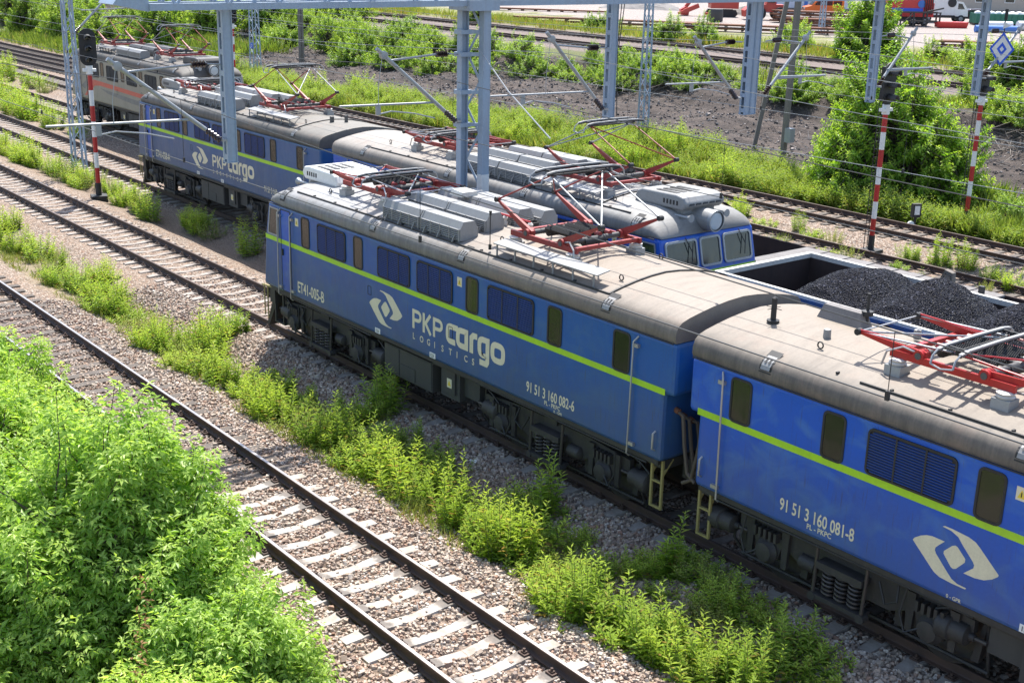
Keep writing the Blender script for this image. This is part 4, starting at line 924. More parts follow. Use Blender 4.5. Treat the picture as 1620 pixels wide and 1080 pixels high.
def track(label, yc, x0, x1, z=0.0, top='raildull', sl=(), stuff=(), group='railway tracks of the yard'):
    yf = yc if callable(yc) else (lambda x: yc)
    t = thing('railway_track', (0, 0, z), label, 'railway track', group)
    xs = np.linspace(x0, x1, 2 if not callable(yc) else 60)
    for sy in (-1, 1):
        mb = MB(); rail_mesh(mb, [(x, float(yf(x)) + sy * .7535, 0) for x in xs]); mb.build('rail', ['rust', top], t)
    for a, b_, step, kind, mat in sl:
        me = sleeper(kind, mat); n = int(round((b_ - a) / step))
        for i in range(n):
            x = a + step * i; o = bpy.data.objects.new('sleeper', me); o.location = (x + random.uniform(-.02, .02), float(yf(x)) + random.uniform(-.03, .03), random.uniform(-.006, .006)); o.rotation_euler.z = random.uniform(-.012, .012); link(o, t)
    for a, b_, step, mat in stuff:
        mb = MB(); x = a
        while x < b_:
            y = float(yf(x)); mb.box(x - .12, x + .12, y - 1.25, y + 1.25, -.32, -.182); x += step
        tag(mb.build('far_sleeper', mat, t), kind='stuff')
    return t
track('nearest track with shiny rails and pale concrete sleepers beside the leafy bush', T1, -180, 14, top='railtop', sl=((-59.4, -19.451, .617, 'wood', 'wood'), (-19.451, 2, .617, 'conc', 'conc')))
track('track carrying the front pair of blue locomotives, weeds along its near side', T2, -260, 14, sl=((-66, -5, .61, 'conc', 'conc_dirty'),), stuff=((-130, -66, .61, 'conc_dirty'),))
track('track carrying the faded blue locomotive and the coal wagon', T3, -260, 14, sl=((-92, -46, .61, 'conc', 'conc_dirty'),), stuff=((-46, -6, .61, 'conc_dirty'), (-150, -92, .61, 'conc_dirty')))
track('track carrying the grey beige locomotive, bare to its left', T4, -260, 14, sl=((-118, -66, .62, 'conc', 'conc_dirty'),), stuff=((-66, -10, .62, 'conc_dirty'),))
track('empty track just behind the grey beige locomotive', T5, -300, 10, stuff=((-160, -15, .62, 'conc_dirty'),))
track('empty track beyond the coal wagon with weeds growing between its rails', y6, -300, 10, sl=((-40, -14, .62, 'wood', 'wood'),), stuff=((-160, -40, .62, 'wood'),))
track('empty track at the foot of the grassy bank beside the striped signals', y7, -300, 10, sl=((-62, -16, .62, 'wood', 'wood'),), stuff=((-150, -62, .62, 'wood'),))
track('upper track nearer to the bank edge behind the shrubs', 68.5, -420, 60, 2.02, stuff=((-180, -20, .62, 'wood'),))
track('upper track farther from the bank edge beside the dry grass', 75.2, -420, 60, 2.02, stuff=((-200, -20, .62, 'wood'),))

# loose ballast stones where the camera can count them, one object
def stones(name, n, xr, yr, sz, avoid, zoff=0.0, dens=None):
    x = rng.uniform(*xr, n); y = rng.uniform(*yr, n)
    if dens is not None: k = rng.uniform(0, 1, n) < dens(x, y); x, y = x[k], y[k]
    for ty, step, x0s in avoid:
        d = np.abs(y - ty); inrail = np.abs(d - .7535) < .085
        fx = np.abs(((x - x0s) / step + .5) % 1 - .5) * step; insl = (d < 1.27) & (fx < .115) & (rng.uniform(0, 1, len(x)) < .93)
        k = ~(inrail | insl); x, y = x[k], y[k]
    n = len(x); s = rng.uniform(sz[0], sz[1], n) * (1 + .6 * (rng.uniform(0, 1, n) < .08))
    base = np.array([(-1, -1, -1), (1, -1, -1), (1, 1, -1), (-1, 1, -1), (-.7, -.7, 1), (.7, -.7, 1), (.7, .7, 1), (-.7, .7, 1)], float) * .5
    V = base[None] * (1 + rng.uniform(-.35, .35, (n, 8, 3))) * np.stack([s, s * rng.uniform(.6, 1, n), s * rng.uniform(.45, .8, n)], 1)[:, None]
    a = rng.uniform(0, 2 * np.pi, n); tl = rng.uniform(-.5, .5, n)
    ca, sa, ct, st = np.cos(a), np.sin(a), np.cos(tl), np.sin(tl)
    Y = V[..., 1] * ct[:, None] - V[..., 2] * st[:, None]; Z = V[..., 1] * st[:, None] + V[..., 2] * ct[:, None]
    X = V[..., 0] * ca[:, None] - Y * sa[:, None]; Y2 = V[..., 0] * sa[:, None] + Y * ca[:, None]
    z = hgt(x, y) + zoff + s * .12 + rng.uniform(0, .02, n)
    V = np.stack([X + x[:, None], Y2 + y[:, None], Z + z[:, None]], -1).reshape(-1, 3)
    i = (np.arange(n) * 8)[:, None, None]; q = np.array([(0, 3, 2, 1), (4, 5, 6, 7), (0, 1, 5, 4), (1, 2, 6, 5), (2, 3, 7, 6), (3, 0, 4, 7)])[None]
    return npmesh(name, V, (i + q).reshape(-1, 4), 'stone')
ms, nt, b = newmat('ballast_stone')
gg = nt.nodes.new('ShaderNodeNewGeometry'); c = _ramp(nt, gg.outputs['Random Per Island'], STONE)
n1 = _noise(nt, gg.outputs['Position'], 60, 3); c = _mix(nt, .35, c, _ramp(nt, n1, [(.3, (.4, .4, .4)), (.7, (1, 1, 1))]), 'MULTIPLY')
bg2 = _noise(nt, gg.outputs['Position'], .5, 4); c = _mix(nt, _math(nt, 'MULTIPLY', _ramp(nt, bg2, [(.45, (0, 0, 0)), (.65, (1, 1, 1))]), .35), c, (.24, .15, .11))
nt.links.new(c, b.inputs['Base Color']); b.inputs['Roughness'].default_value = .85; M['stone'] = ms
o = stones('ballast_stones', 105000, (-34, -3), (6.8, 16.2), (.035, .068), ((T1, .617, -17.6), (T2, .61, -66)), dens=lambda x, y: np.clip(1.25 - np.abs(y - 12.1) * 0 - sstep(-14, -34, x) * .55, 0, 1) * np.where(np.abs(y - 12.2) < .8, .35, 1) * np.where(y > 15, .4, 1))
tag(o, 'crushed stone ballast around the nearest two tracks', 'ballast', kind='stuff')


# ------------------------------------------------------------------ coal wagon
def wagon():
    x0, x1, y0, y1 = -16.85, -3.6, T3 - 1.5, T3 + 1.5; zt = 3.17
    r = thing('coal_wagon', (-10.2, T3, 0), 'blue open wagon heaped with coal behind the front locomotives', 'wagon')
    L = lambda x: x + 10.2; Y = lambda y: y - T3
    b = MB(); t = .07
    def wall(a0, a1, c0, c1):
        b.box(L(a0), L(a1), Y(c0), Y(c1), 1.3, zt - .1, 0)
    wall(x0, x1, y0, y0 + t); wall(x0, x1, y1 - t, y1); wall(x0, x0 + t, y0 + t, y1 - t); wall(x1 - t, x1, y0 + t, y1 - t)
    b.box(L(x0 + t), L(x1 - t), Y(y0 + t), Y(y1 - t), 1.3, 1.36, 1)
    for yy, d in ((y0 + t, .004), (y1 - t, -.004)): b.add([(L(x0 + t), Y(yy + d), 1.36), (L(x1 - t), Y(yy + d), 1.36), (L(x1 - t), Y(yy + d), zt - .1), (L(x0 + t), Y(yy + d), zt - .1)], [(0, 1, 2, 3)], 1)
    for xx, d in ((x0 + t, .004), (x1 - t, -.004)): b.add([(L(xx + d), Y(y0 + t), 1.36), (L(xx + d), Y(y1 - t), 1.36), (L(xx + d), Y(y1 - t), zt - .1), (L(xx + d), Y(y0 + t), zt - .1)], [(0, 1, 2, 3)], 1)
    b.build('body', ['wagonblue', 'wagonin'], r)
    b = MB(); e = .02; k = .075
    b.box(L(x0 - e), L(x1 + e), Y(y0 - e), Y(y0 + k), zt - .098, zt); b.box(L(x0 - e), L(x1 + e), Y(y1 - k), Y(y1 + e), zt - .098, zt)
    b.box(L(x0 - e), L(x0 + k + .02), Y(y0 + k), Y(y1 - k), zt - .098, zt); b.box(L(x1 - k), L(x1 + e), Y(y0 + k), Y(y1 - k), zt - .098, zt)
    b.build('top_rim', 'rim', r)
    b = MB(); b.box(L(x0 - .03), L(x1 + .03), Y(y0 - .05), Y(y0 - .004), 2.80, zt - .05); b.box(L(x0 - .03), L(x1 + .03), Y(y0 - .05), Y(y0 - .004), 1.3, 1.45); b.build('side_rail', 'wagonblue', r)
    x = x0 + .9
    while x < x1:
        for yy, s in ((y0, -1), (y1, 1)):
            b = MB(); b.prism([(L(x - .07), 1.32), (L(x + .07), 1.32), (L(x + .07), 2.8), (L(x - .07), 2.8)], Y(yy + s * .10), Y(yy + s * .004), 'y'); b.build('stanchion', 'wagonblue', r)
        x += 1.28
    b = MB(); b.box(L(x0), L(x1), -1.2, 1.2, 1.02, 1.296)
    b.build('underframe', 'under', r)
    for xc in (-14.3, -6.2):
        b = MB()
        for sy in (-1, 1): b.prism([(L(xc) - 1.2, .85), (L(xc) - .9, .5), (L(xc) + .9, .5), (L(xc) + 1.2, .85), (L(xc) + .4, 1.02), (L(xc) - .4, 1.02)], sy * 1.05 - .06, sy * 1.05 + .06, 'y')
        bo = b.build('bogie', 'under', r)
        for d in (-.9, .9):
            b = MB(); ax = L(xc) + d
            for sy in (-1, 1): b.lathe([(.08, sy * .66), (.46, sy * .69), (.49, sy * .69), (.46, sy * .72), (.455, sy * .82), (.1, sy * .82)], 24, 0, 'y', (ax, 0, .46))
            b.cyl((ax, -1.1, .46), (ax, 1.1, .46), .07, n=10); b.build('wheelset', 'wheel', bo)
    for sy in (-.88, .88):
        b = MB(); b.lathe([(.1, L(x0)), (.09, L(x0) - .4), (.23, L(x0) - .42), (.23, L(x0) - .46)], 16, 0, 'x', (0, sy, 1.06)); b.build('buffer', 'under', r)
    # the load
    xs = np.linspace(x0 + .08, x1 - .08, 420); ys = np.linspace(y0 + .08, y1 - .08, 96); X, Yg = np.meshgrid(xs, ys, indexing='ij')
    H = np.full(X.shape, 2.18)
    for k, (cx, cz, a) in enumerate(((-14.5, 3.79, .93), (-12.85, 3.81, .93), (-11.05, 3.81, .93), (-9.2, 3.8, .93), (-7.4, 3.8, .93), (-5.6, 3.76, .93))):
        d = np.sqrt(((X - cx) * .95) ** 2 + ((Yg - T3 - .05) * .43) ** 2 + .035) + .09 * vnoise(X, Yg, .9); H = np.maximum(H, cz - a * d - .02)
    H += vnoise(X, Yg, .5) * .04 + vnoise(X, Yg, .17) * .02 + rng.uniform(-.011, .011, X.shape) + vnoise(X * 3, Yg, 1.1) * .025
    H = np.minimum(H, 3.0 + 1.1 * np.minimum(np.minimum(Yg - y0 - .08, y1 - .08 - Yg), X - x0 - .08))
    n0, n1 = X.shape; I = np.arange(n0 * n1).reshape(n0, n1)
    q = np.stack([I[:-1, :-1], I[1:, :-1], I[1:, 1:], I[:-1, 1:]], -1).reshape(-1, 4)
    mc, nt, bb = newmat('coal'); g = nt.nodes.new('ShaderNodeNewGeometry')
    v = nt.nodes.new('ShaderNodeTexVoronoi'); v.inputs['Scale'].default_value = 34; nt.links.new(g.outputs['Position'], v.inputs['Vector'])
    s = nt.nodes.new('ShaderNodeSeparateColor'); nt.links.new(v.outputs['Color'], s.inputs[0])
    nt.links.new(_ramp(nt, s.outputs[0], [(0, (.004, .004, .007)), (.6, (.008, .0085, .014)), (.95, (.018, .019, .030)), (1, (.12, .12, .15))]), bb.inputs['Base Color'])
    nt.links.new(_ramp(nt, s.outputs[1], [(0, (.30, .30, .30)), (1, (.8, .8, .8))]), bb.inputs['Roughness']); bb.inputs['Specular IOR Level'].default_value = .12
    _bump(nt, bb, v.outputs['Distance'], .8, .05); M['coal'] = mc
    c = npmesh('coal_load', np.stack([X, Yg, H], -1).reshape(-1, 3), q, 'coal'); tag(c, 'black coal heaped in ridges inside the open wagon', 'coal', kind='stuff')
    # door latch post standing proud of the far rim
    b = MB(); b.prism([(-.22, 0), (.2, 0), (.16, .42), (-.02, .46)], -.05, .05, 'y', 0); b.ring([(-.22, 0), (.2, 0), (.16, .42), (-.02, .46)], [(-.15, .05), (.14, .05), (.11, .36), (-.0, .39)], -.07, -.045, 'y', 0)
    o = b.build('latch_plate', 'coalpost', r); o.location = (L(-13.55), Y(y1 + .12), 3.0)
    b = MB(); b.box(-.05, .05, -.04, .04, 0, .35); o = b.build('stake', 'under2', r); o.location = (L(-12.75), Y(y1 + .1), 2.95)
wagon()
def wagon_low():
    r = thing('hopper_wagon', (-16.5, T4, 0), 'low grey empty wagon glimpsed between the locomotive cab and the coal wagon', 'wagon')
    b = MB(); hw = 1.35
    b.box(-9.5, 8, -hw, hw, .95, 1.2, 0); b.box(-9.5, 8, -hw, -hw + .06, 1.2, 2.0, 0); b.box(-9.5, 8, hw - .06, hw, 1.2, 2.0, 0); b.build('body', 'wagonin', r)
    b = MB()
    for i in range(16): b.box(-3.9 + i * .36, -3.57 + i * .36, -hw + .06, hw - .06, 1.94 + .012 * (i % 2), 2.0 + .012 * (i % 2))
    b.build('deck', 'planks', r)
    for xc in (-7, 5.5):
        for d in (-.9, .9):
            b = MB()
            for sy in (-1, 1): b.lathe([(.08, sy * .66), (.46, sy * .69), (.455, sy * .82), (.1, sy * .82)], 20, 0, 'y', (xc + d, 0, .46))
            b.cyl((xc + d, -1.1, .46), (xc + d, 1.1, .46), .07, n=8); b.build('wheelset', 'wheel', r)
wagon_low()

# ------------------------------------------------------------------ gantry over the tracks
XG = -23.74
def drop_post(parent, y, zb, zt=8.2, mat='mast'):
    b = MB()
    hx, hy = .08, .10
    for d in (-hx, hx):
        for s in (-1, 1): b.box(d - .03, d + .03, y + s * hy - .009, y + s * hy + .009, zb, zt)
        b.box(d - .007, d + .007, y - hy + .009, y + hy - .009, zb, zt)
    z = zb + .05
    while z < zt - .1:
        for s in (-1, 1): b.box(-hx + .03, hx - .03, y + s * hy - .005, y + s * hy + .005, z, z + .11)
        z += .42
    b.box(-.11, .11, y - .12, y + .12, zb - .015, zb - .002)
    return b.build('drop_post', mat, parent)
def lattice(b, x, y, z0, z1, w0, w1, leg=.07, step=.55, mat=0):
    cs = [(-1, -1), (1, -1), (1, 1), (-1, 1)]
    P = lambda i, z: (x + cs[i][0] * (w0 + (w1 - w0) * (z - z0) / (z1 - z0)) / 2, y + cs[i][1] * (w0 + (w1 - w0) * (z - z0) / (z1 - z0)) / 2, z)
    for i in range(4): b.beam(P(i, z0), P(i, z1), leg, leg, mat)
    z = z0 + .2; k = 0
    while z + step < z1:
        for i in range(4):
            j = (i + 1) % 4; b.beam(P(i if k % 2 else j, z), P(j if k % 2 else i, z + step), .035, .02, mat)
        z += step; k += 1
def insulator(b, p, q, mat):
    p, q = Vector(p), Vector(q)
    for i in range(5):
        a = p + (q - p) * (i / 5); c = p + (q - p) * ((i + .55) / 5); b.cyl(a, c, .075, .045, n=10, mat=mat)
    b.cyl(p, q, .03, n=8, mat=mat)
def cantilever(parent, y0, y1, s, tube=(None, None), zt=7.08):
    """tilted strut with insulator, top tie, registration tube and steady arm; y0 at the post, y1 under the messenger"""
    b = MB(); p = Vector((0, y0 + s * .22, 5.5)); q = Vector((0, y1, zt)); d = (q - p).normalized()
    b.beam((0, y0 + s * .14, 5.5), (0, y0 + s * .22, 5.5), .3, .05, 0)
    insulator(b, p, p + d * .38, 1); b.cyl(p + d * .38, q + d * .18, .045, n=10, mat=0)
    b.lathe([(.03, -.06), (.09, -.05), (.09, .05), (.03, .06)], 10, 0, 'x', tuple(q - d * .05))
    t = q - d * .25
    b.cyl(t, (0, y0 + s * .75, 7.02), .024, n=8, mat=0); insulator(b, (0, y0 + s * .75, 7.02), (0, y0 + s * .42, 7.02), 1); b.cyl((0, y0 + s * .42, 7.02), (0, y0 + s * .14, 7.0), .02, n=6, mat=0)
    if tube[0] is not None:
        ya, yb = tube; b.cyl((0, ya, 6.0), (0, yb, 5.95), .024, n=8, mat=0)
        k = p + d * ((5.95 - p.z) / d.z); b.cyl((0, yb, 5.95), k, .03, n=8, mat=0)
        b.box(-.025, .025, min(yb, ya) + .93, min(yb, ya) + 1.04, 5.76, 5.97, 0)
        ym = min(yb, ya) + .98
        b.tube([(0, ym + .06, 5.78), (0, ym + .35, 5.82), (.02, ym + .95, 5.74), (.04, ym + 1.5, 5.60)], .017, 6, 0)
        b.tube([(0, y1, zt - .1), (0, y1 + s * .1, 6.4), (0, y1 + s * .1, 5.98)], .008, 4, 0)
    return b.build('cantilever', ['galv', 'insul'], parent)
gan = thing('catenary_gantry', (XG, 0, 0), 'blue grey steel gantry spanning the tracks with hanging posts and wire arms', 'gantry')
b = MB(); zb, zt = 8.08, 9.0; ya, yb = 9.8, 62.0
for dx in (-.35, .35):
    b.box(dx - .07, dx + .07, ya, yb, zb, zb + .13); b.box(dx - .06, dx + .06, ya, yb, zt - .1, zt)
    y = ya; k = 0
    while y + .55 < yb:
        b.beam((dx, y, zb + .1 if k % 2 else zt - .05), (dx, y + .55, zt - .05 if k % 2 else zb + .1), .05, .05); y += .55; k += 1
        if k % 4 == 0: b.beam((dx, y, zb + .1), (dx, y, zt), .06, .06)
y = ya
while y < yb: b.beam((-.35, y, zb + .06), (.35, y + .6, zb + .06), .05, .04); y += .6
b.prism([(9.1, 8.2), (9.8, 8.06), (9.8, 8.5), (9.2, 8.32)], -.36, .36, 'x'); b.build('beam', 'mast', gan)
for y, zz in ((11.5, 5.04), (22.0, 5.17), (27.18, 5.03), (32.9, 5.05), (38.65, 4.95)): drop_post(gan, y, zz)
drop_post(gan, 27.41, 5.03)
b = MB()                                      # standing mast between the two locomotives
for yy in (17.30, 17.48): b.box(-.09, .09, yy - .012, yy + .012, -.3, 8.2)
b.box(-.012, .012, 17.312, 17.468, -.3, 8.2)
for yy in (17.68, 17.86): b.box(.24, .42, yy - .012, yy + .012, -.3, 8.25)
b.box(.32, .335, 17.692, 17.848, -.3, 8.25); b.box(.402, .418, 17.693, 17.847, -.3, 8.24)
z = .4; k = 0
while z < 7.6:
    b.beam((.0, 17.52, z), (.25, 17.71, z + .6), .03, .05) if k % 2 else b.beam((.25, 17.71, z), (0, 17.52, z + .6), .03, .05); z += .6; k += 1
for z in (5.35, 6.1, 6.95, 7.45): b.box(-.14, .14, 17.24, 17.54, z, z + .10); b.beam((.1, 17.5, z + .05), (.25, 17.71, z + .05), .04, .08)
b.box(-.3, .5, 17.2, 18.05, 7.98, 8.22); b.build('standing_mast', 'mast', gan)
b = MB(); b.box(.235, .425, 17.662, 17.878, 2.6, 4.25); b.build('white_band', 'white', gan)
cantilever(gan, 11.5, 9.2, -1, (7.8, 10.55)); cantilever(gan, 17.4, 15.2, -1, (14.1, 16.6)); cantilever(gan, 22.0, 20.0, -1, (18.2, 21.3), 7.3); cantilever(gan, 27.0, 25.1, -1, (24.0, 26.3)); cantilever(gan, 27.7, 29.6, 1, (28.5, 30.6)); cantilever(gan, 33.0, 34.8, 1, (33.6, 36.0)); cantilever(gan, 38.75, 40.9, 1, (39.3, 41.6))
b = MB()                                      # cables down the face of one hanging post
b.tube([(.1, 22.2, 8.1), (.1, 22.12, 7.0), (.12, 22.18, 5.3)], .012, 5); b.tube([(.1, 22.3, 8.1), (.1, 22.16, 7.0)], .012, 5); b.build('cable', 'black', gan)

def mast_lattice(x, y, z0, z1, label, w=.42, arm=None, group='lattice masts standing among the tracks', lean=0):
    t = thing('catenary_mast', (x, y, z0), label, 'mast', group)
    b = MB(); lattice(b, 0, 0, 0, z1 - z0, w, w * .6); b.build('lattice_tower', 'mast', t)
    b = MB(); b.box(-.35, .35, -.35, .35, -.3, .06); b.build('footing', 'coalpost', t)
    if arm:
        b = MB(); s, L, za = arm; p = Vector((0, s * .25, za)); q = Vector((0, s * L, za + L * .85)); d = (q - p).normalized()
        insulator(b, p, p + d * .4, 1); b.cyl(p + d * .4, q, .05, n=8); b.cyl((0, s * .6, za + .9), (0, s * (L + .8), za + 1.0), .025, n=6); b.build('cantilever', ['galv', 'insul'], t)
    return t
mast_lattice(-53.4, 18.83, -.4, 9.6, 'tall blue lattice mast at the left among weeds behind the black signal', .46, (1, 2.6, 5.9))
mast_lattice(-48.7, 47.7, -.1, 10, 'thin blue lattice mast on the edge of the bare bank behind the raised pantograph', .40)
mast_lattice(-85.8, 43.9, .0, 9, 'blue lattice mast with a small blue badge behind the grey beige locomotive', .6)
mast_lattice(-155, 82, 1.9, 12, 'distant lattice mast above the left shrubs', .6); mast_lattice(-158, 62.7, 1.5, 12, 'distant lattice mast left of the gantry end', .6); mast_lattice(-79.3, 101, 1.9, 12, 'slender lattice mast beside the rail stacks near the orange van', .4)
o = MB(); o.lathe([(.02, -.02), (.22, -.02), (.22, 0)], 20, 0, 'y', (0, 0, 0)); k = o.build('badge', 'sign_blue'); k.location = (-85.6, 43.55, 1.9); tag(k, 'small round blue badge on a far lattice mast', 'sign')
o = MB(); ribbon(o, arc(0, 0, .09, .09, 0, 360, 16, 2)[:-1], .035, -.024, True); q = o.build('ring_mark', 'white', k)

def pole(x, y, z0, h, r, label, lean=(0, 0), box=False, double=False):
    t = thing('utility_pole', (x, y, z0), label, 'pole', 'old poles on the bank')
    b = MB(); b.beam((0, 0, -.3), (lean[0], lean[1], h), r * 2, r * 1.6)
    if double: b.beam((.0, .24, -.3), (lean[0], lean[1] + .2, h), r * 2, r * 1.6); [b.beam((0, 0, z), (0, .23, z), .05) for z in (1, 2.5, 4, 5.5, 7)]
    b.build('shaft', 'coalpost', t)
    if box:
        b = MB(); b.box(.16, .5, -.2, .12, 1.1, 1.75); b.build('junction_box', 'galv', t)
    return t
pole(-41.14, 47.9, -.1, 11, .125, 'leaning grey pole on the bank left of the pole with the box', (1.1, 1.2))
pole(-37.7, 46.05, -.1, 11, .12, 'upright grey pole with a pale box low on its shaft', (.1, 0.1), True)
pole(-87.9, 48.8, .4, 9, .09, 'thin grey pole on the bare bank at the left centre', (0, 0), False, True)

# ------------------------------------------------------------------ signals
def signal(x, y, label, htop=4.4, head=True, lamps=3, rot=0.0, nband=7, z0=-.35):
    t = thing('signal_post', (x, y, 0), label, 'signal', 'red and white banded signals', rot)
    r = .085; b = MB(); b.cyl((0, 0, z0), (0, 0, .28), r * 1.25, n=14); b.box(-.3, .3, -.3, .3, z0 - .1, -.2); b.build('base', 'black', t)
    bh = (htop - .28) / nband
    for i in range(nband):
        b = MB(); b.cyl((0, 0, .28 + i * bh), (0, 0, .28 + (i + 1) * bh), r, n=14); b.build('band', 'red' if i % 2 == 0 else 'white', t)
    b = MB(); b.cyl((0, 0, htop), (0, 0, htop + .32), r * 1.5, n=14); b.box(-.1, .1, -.24, .24, htop + .1, htop + .2); b.build('collar', 'white', t)
    b = MB()
    for d in (-.09, .09): b.tube([(-.22, d, z0), (-.22, d, htop + .2), (-.18, d, htop + 1.3)], .014, 5)
    for i in range(16): b.beam((-.22, -.09, .2 + i * .27), (-.22, .09, .2 + i * .27), .014)
    b.build('ladder', 'black', t)
    if head:
        b = MB(); z0h = htop + .30; z1 = z0h + (1.38 if lamps == 3 else 1.0); w = .31
        prof = [(w * math.cos(a), z1 - w + w * math.sin(a)) for a in [math.pi * i / 12 for i in range(13)]] + [(-w * math.cos(a), z0h + w - w * math.sin(a)) for a in [math.pi * i / 12 for i in range(13)]]
        b.prism(prof, .0, .05, 'x'); b.box(-.2, .0, -.17, .17, z0h + .15, z1 - .15); hd = b.build('signal_head', 'black', t)
        for i in range(lamps):
            zc = z1 - .33 - i * .40
            c = MB(); n = 14; V = []
            for k in range(n + 1):
                a = math.radians(-20 + 220 * k / n); V += [(.05, .125 * math.cos(a), zc + .125 * math.sin(a)), (.40, .115 * math.cos(a), zc - .03 + .115 * math.sin(a))]
            F = [(2 * k, 2 * k + 1, 2 * k + 3, 2 * k + 2) for k in range(n)]; c.add(V, F, 0, True); ho = c.build('lamp_hood', 'under2', hd, fix=False)
            md = ho.modifiers.new('thickness', 'SOLIDIFY'); md.thickness = .012
            c = MB(); c.lathe([(.11, .051), (.10, .06), (.02, .07)], 16, 0, 'x', (0, 0, zc)); c.build('lens', 'glass_cab', hd)
    return t
signal(-47.55, 17.43, 'black three lamp signal on the banded post at the left before the grey locomotive', rot=-.25)
signal(-25.02, 35.6, 'banded signal with hooded black head in front of the leafy tree', 4.35)
signal(-25.65, 42.25, 'banded signal at the right beneath the blue and white diamond sign', 4.2, lamps=2)
signal(-77.3, 38.0, 'banded post partly hidden behind the hanging gantry post', 3.75, lamps=3)
t = thing('point_indicator', (-26.4, 40.1, -.3), 'small black point lantern with a white square beside the far track', 'point lantern', rz=-.5)
b = MB(); b.box(-.1, .1, -.16, .16, .45, .95); b.cyl((0, 0, 0), (0, 0, .45), .05, n=8); b.box(-.35, .35, -.14, .14, -.05, .06); b.build('lantern', 'black', t)
b = MB(); b.box(.1, .106, -.1, .1, .55, .88); b.build('white_panel', 'white', t)
b = MB(); b.tube([(0, -.1, .15), (.25, -.3, .3), (.3, -.34, .3)], .04, 8); b.lathe([(.02, .0), (.14, .05), (.14, .12), (.02, .16)], 12, 0, 'x', (.2, -.3, .22)); b.build('lever_weight', 'white', t)
# diamond sign hung on the arm of the right-hand post
t = thing('diamond_sign', (XG + .1, 39.75, 6.42), 'blue and white diamond sign with concentric diamonds on the right wire arm', 'sign', rz=math.radians(27))
def dia(k): return [(0, .56 * k), (-.40 * k, 0), (0, -.56 * k), (.40 * k, 0)]
b = MB(); b.prism(dia(1), 0, .02, 'y'); b.build('board', 'sign_blue', t)
for k, m_, d in ((.80, 'white', .003), (.40, 'sign_blue', .006), (.17, 'white', .009)):
    b = MB(); b.add([(x, -d, z) for x, z in dia(k)], [(0, 1, 2, 3)]); b.build('diamond', m_, t)
b = MB(); b.prism([(-.05, .66), (.2, .76), (-.05, .9)], 0, .02, 'y'); b.build('pennant', 'white', t)
b = MB(); b.beam((0, .04, -.6), (0, .04, .95), .03); b.beam((0, .04, .95), (0, .04, 1.3), .1, .1); b.build('bracket', 'black', t)

# ------------------------------------------------------------------ overhead wires
def wire(label, y, zc, zm, group='overhead wires above the tracks', x0=-190, x1=20, span=46, sag=.62, xlow=-3, r=.0078, drops=True, off=0.0, wm='wire'):
    t = thing('overhead_wire', (0, y, 0), label, 'wire', group)
    if zc is not None:
        b = MB(); b.cyl((x0, 0, zc), (x1, 0, zc), r, n=6); b.build('contact_wire', wm, t)
    b = MB(); pts = []
    for i in range(141):
        x = x0 + (x1 - x0) * i / 140; u = ((x - XG) / span) % 1.0; pts.append((x, off, zm - sag * 4 * u * (1 - u)))
    b.tube(pts, r, 5); b.build('messenger_wire', wm, t)
    if drops and zc is not None:
        x = XG - 1.5 * span + 4
        while x < x1 - 8:
            u = ((x - XG) / span) % 1.0; zz = zm - sag * 4 * u * (1 - u); b = MB(); b.cyl((x, 0, zc), (x, off, zz), .005, n=4); b.box(x - .02, x + .02, -.015, .015, zc - .02, zc + .07); b.build('dropper', 'black', t); x += 7.5
wire('pair of wires above the nearest track passing in front of the locomotive roofs', T1 - .0, 5.58, 6.80, wm='wire_dark'); wire('pair of wires above the front blue locomotives', T2, 5.56, 6.85, wm='wire_dark'); wire('pair of wires above the faded blue locomotive and coal wagon', T3, 5.52, 6.95, sag=.75)
wire('pair of wires above the grey beige locomotive', T4, 5.58, 6.9); wire('pair of wires above the empty track behind the grey beige locomotive', T5, 5.58, 6.9); wire('pair of wires above the empty track beyond the coal wagon', T6, 5.58, 6.9); wire('pair of wires above the track at the foot of the bank', T7 + .2, 5.58, 6.9)
wire('pair of wires above the upper track nearer to the bank edge', 68.5, 7.5, 8.9, x0=-300); wire('pair of wires above the upper track farther from the bank edge', 75.2, 7.5, 8.9, x0=-300)
t = thing('feeder_cable', (0, 0, 0), 'slack cable running down from the gantry mast to the front pantograph', 'wire')
b = MB(); b.tube([(XG + .3, 17.6, 7.15), (XG + 2.2, 17.0, 6.4), (XG + 4.6, 16.2, 5.75)], .014, 5); b.build('cable', 'galv', t)
# ------------------------------------------------------------------ vegetation
Z3 = np.array([0, 0, 1.0])
def set_tip(o, t):
    a = o.data.attributes.new('tip', 'FLOAT', 'POINT'); a.data.foreach_set('value', np.repeat(np.asarray(t, np.float32), 4))
def unit(v): return v / np.maximum(np.linalg.norm(v, axis=-1, keepdims=True), 1e-9)
def merge(parts):
    V = []; F = []; I = []; o = 0
    for k, (v, f) in enumerate(parts):
        V.append(v); F.append(f + o); I.append(np.full(len(f), k)); o += len(v)
    return np.concatenate(V), np.concatenate(F), np.concatenate(I)
def sticks(P, Q, r0, r1):
    """thin three-sided stems from P to Q as triangles"""
    P = np.asarray(P, float); Q = np.asarray(Q, float); D = unit(Q - P); A = np.cross(D, [0.3, 0.5, 0.81]); A = unit(A); B = np.cross(D, A)
    n = len(P); V = []
    for X, r in ((P, r0), (Q, r1)):
        rr = np.broadcast_to(np.asarray(r, float), (n,))[:, None]
        for k in range(3): a = 2 * math.pi * k / 3; V.append(X + (A * math.cos(a) + B * math.sin(a)) * rr)
    V = np.stack(V, 1).reshape(-1, 3); i = np.arange(n)[:, None] * 6; F = []
    for k in range(3): l = (k + 1) % 3; F += [i + np.array([[k, l, l + 3]]), i + np.array([[k, l + 3, k + 3]])]
    return V, np.concatenate(F)
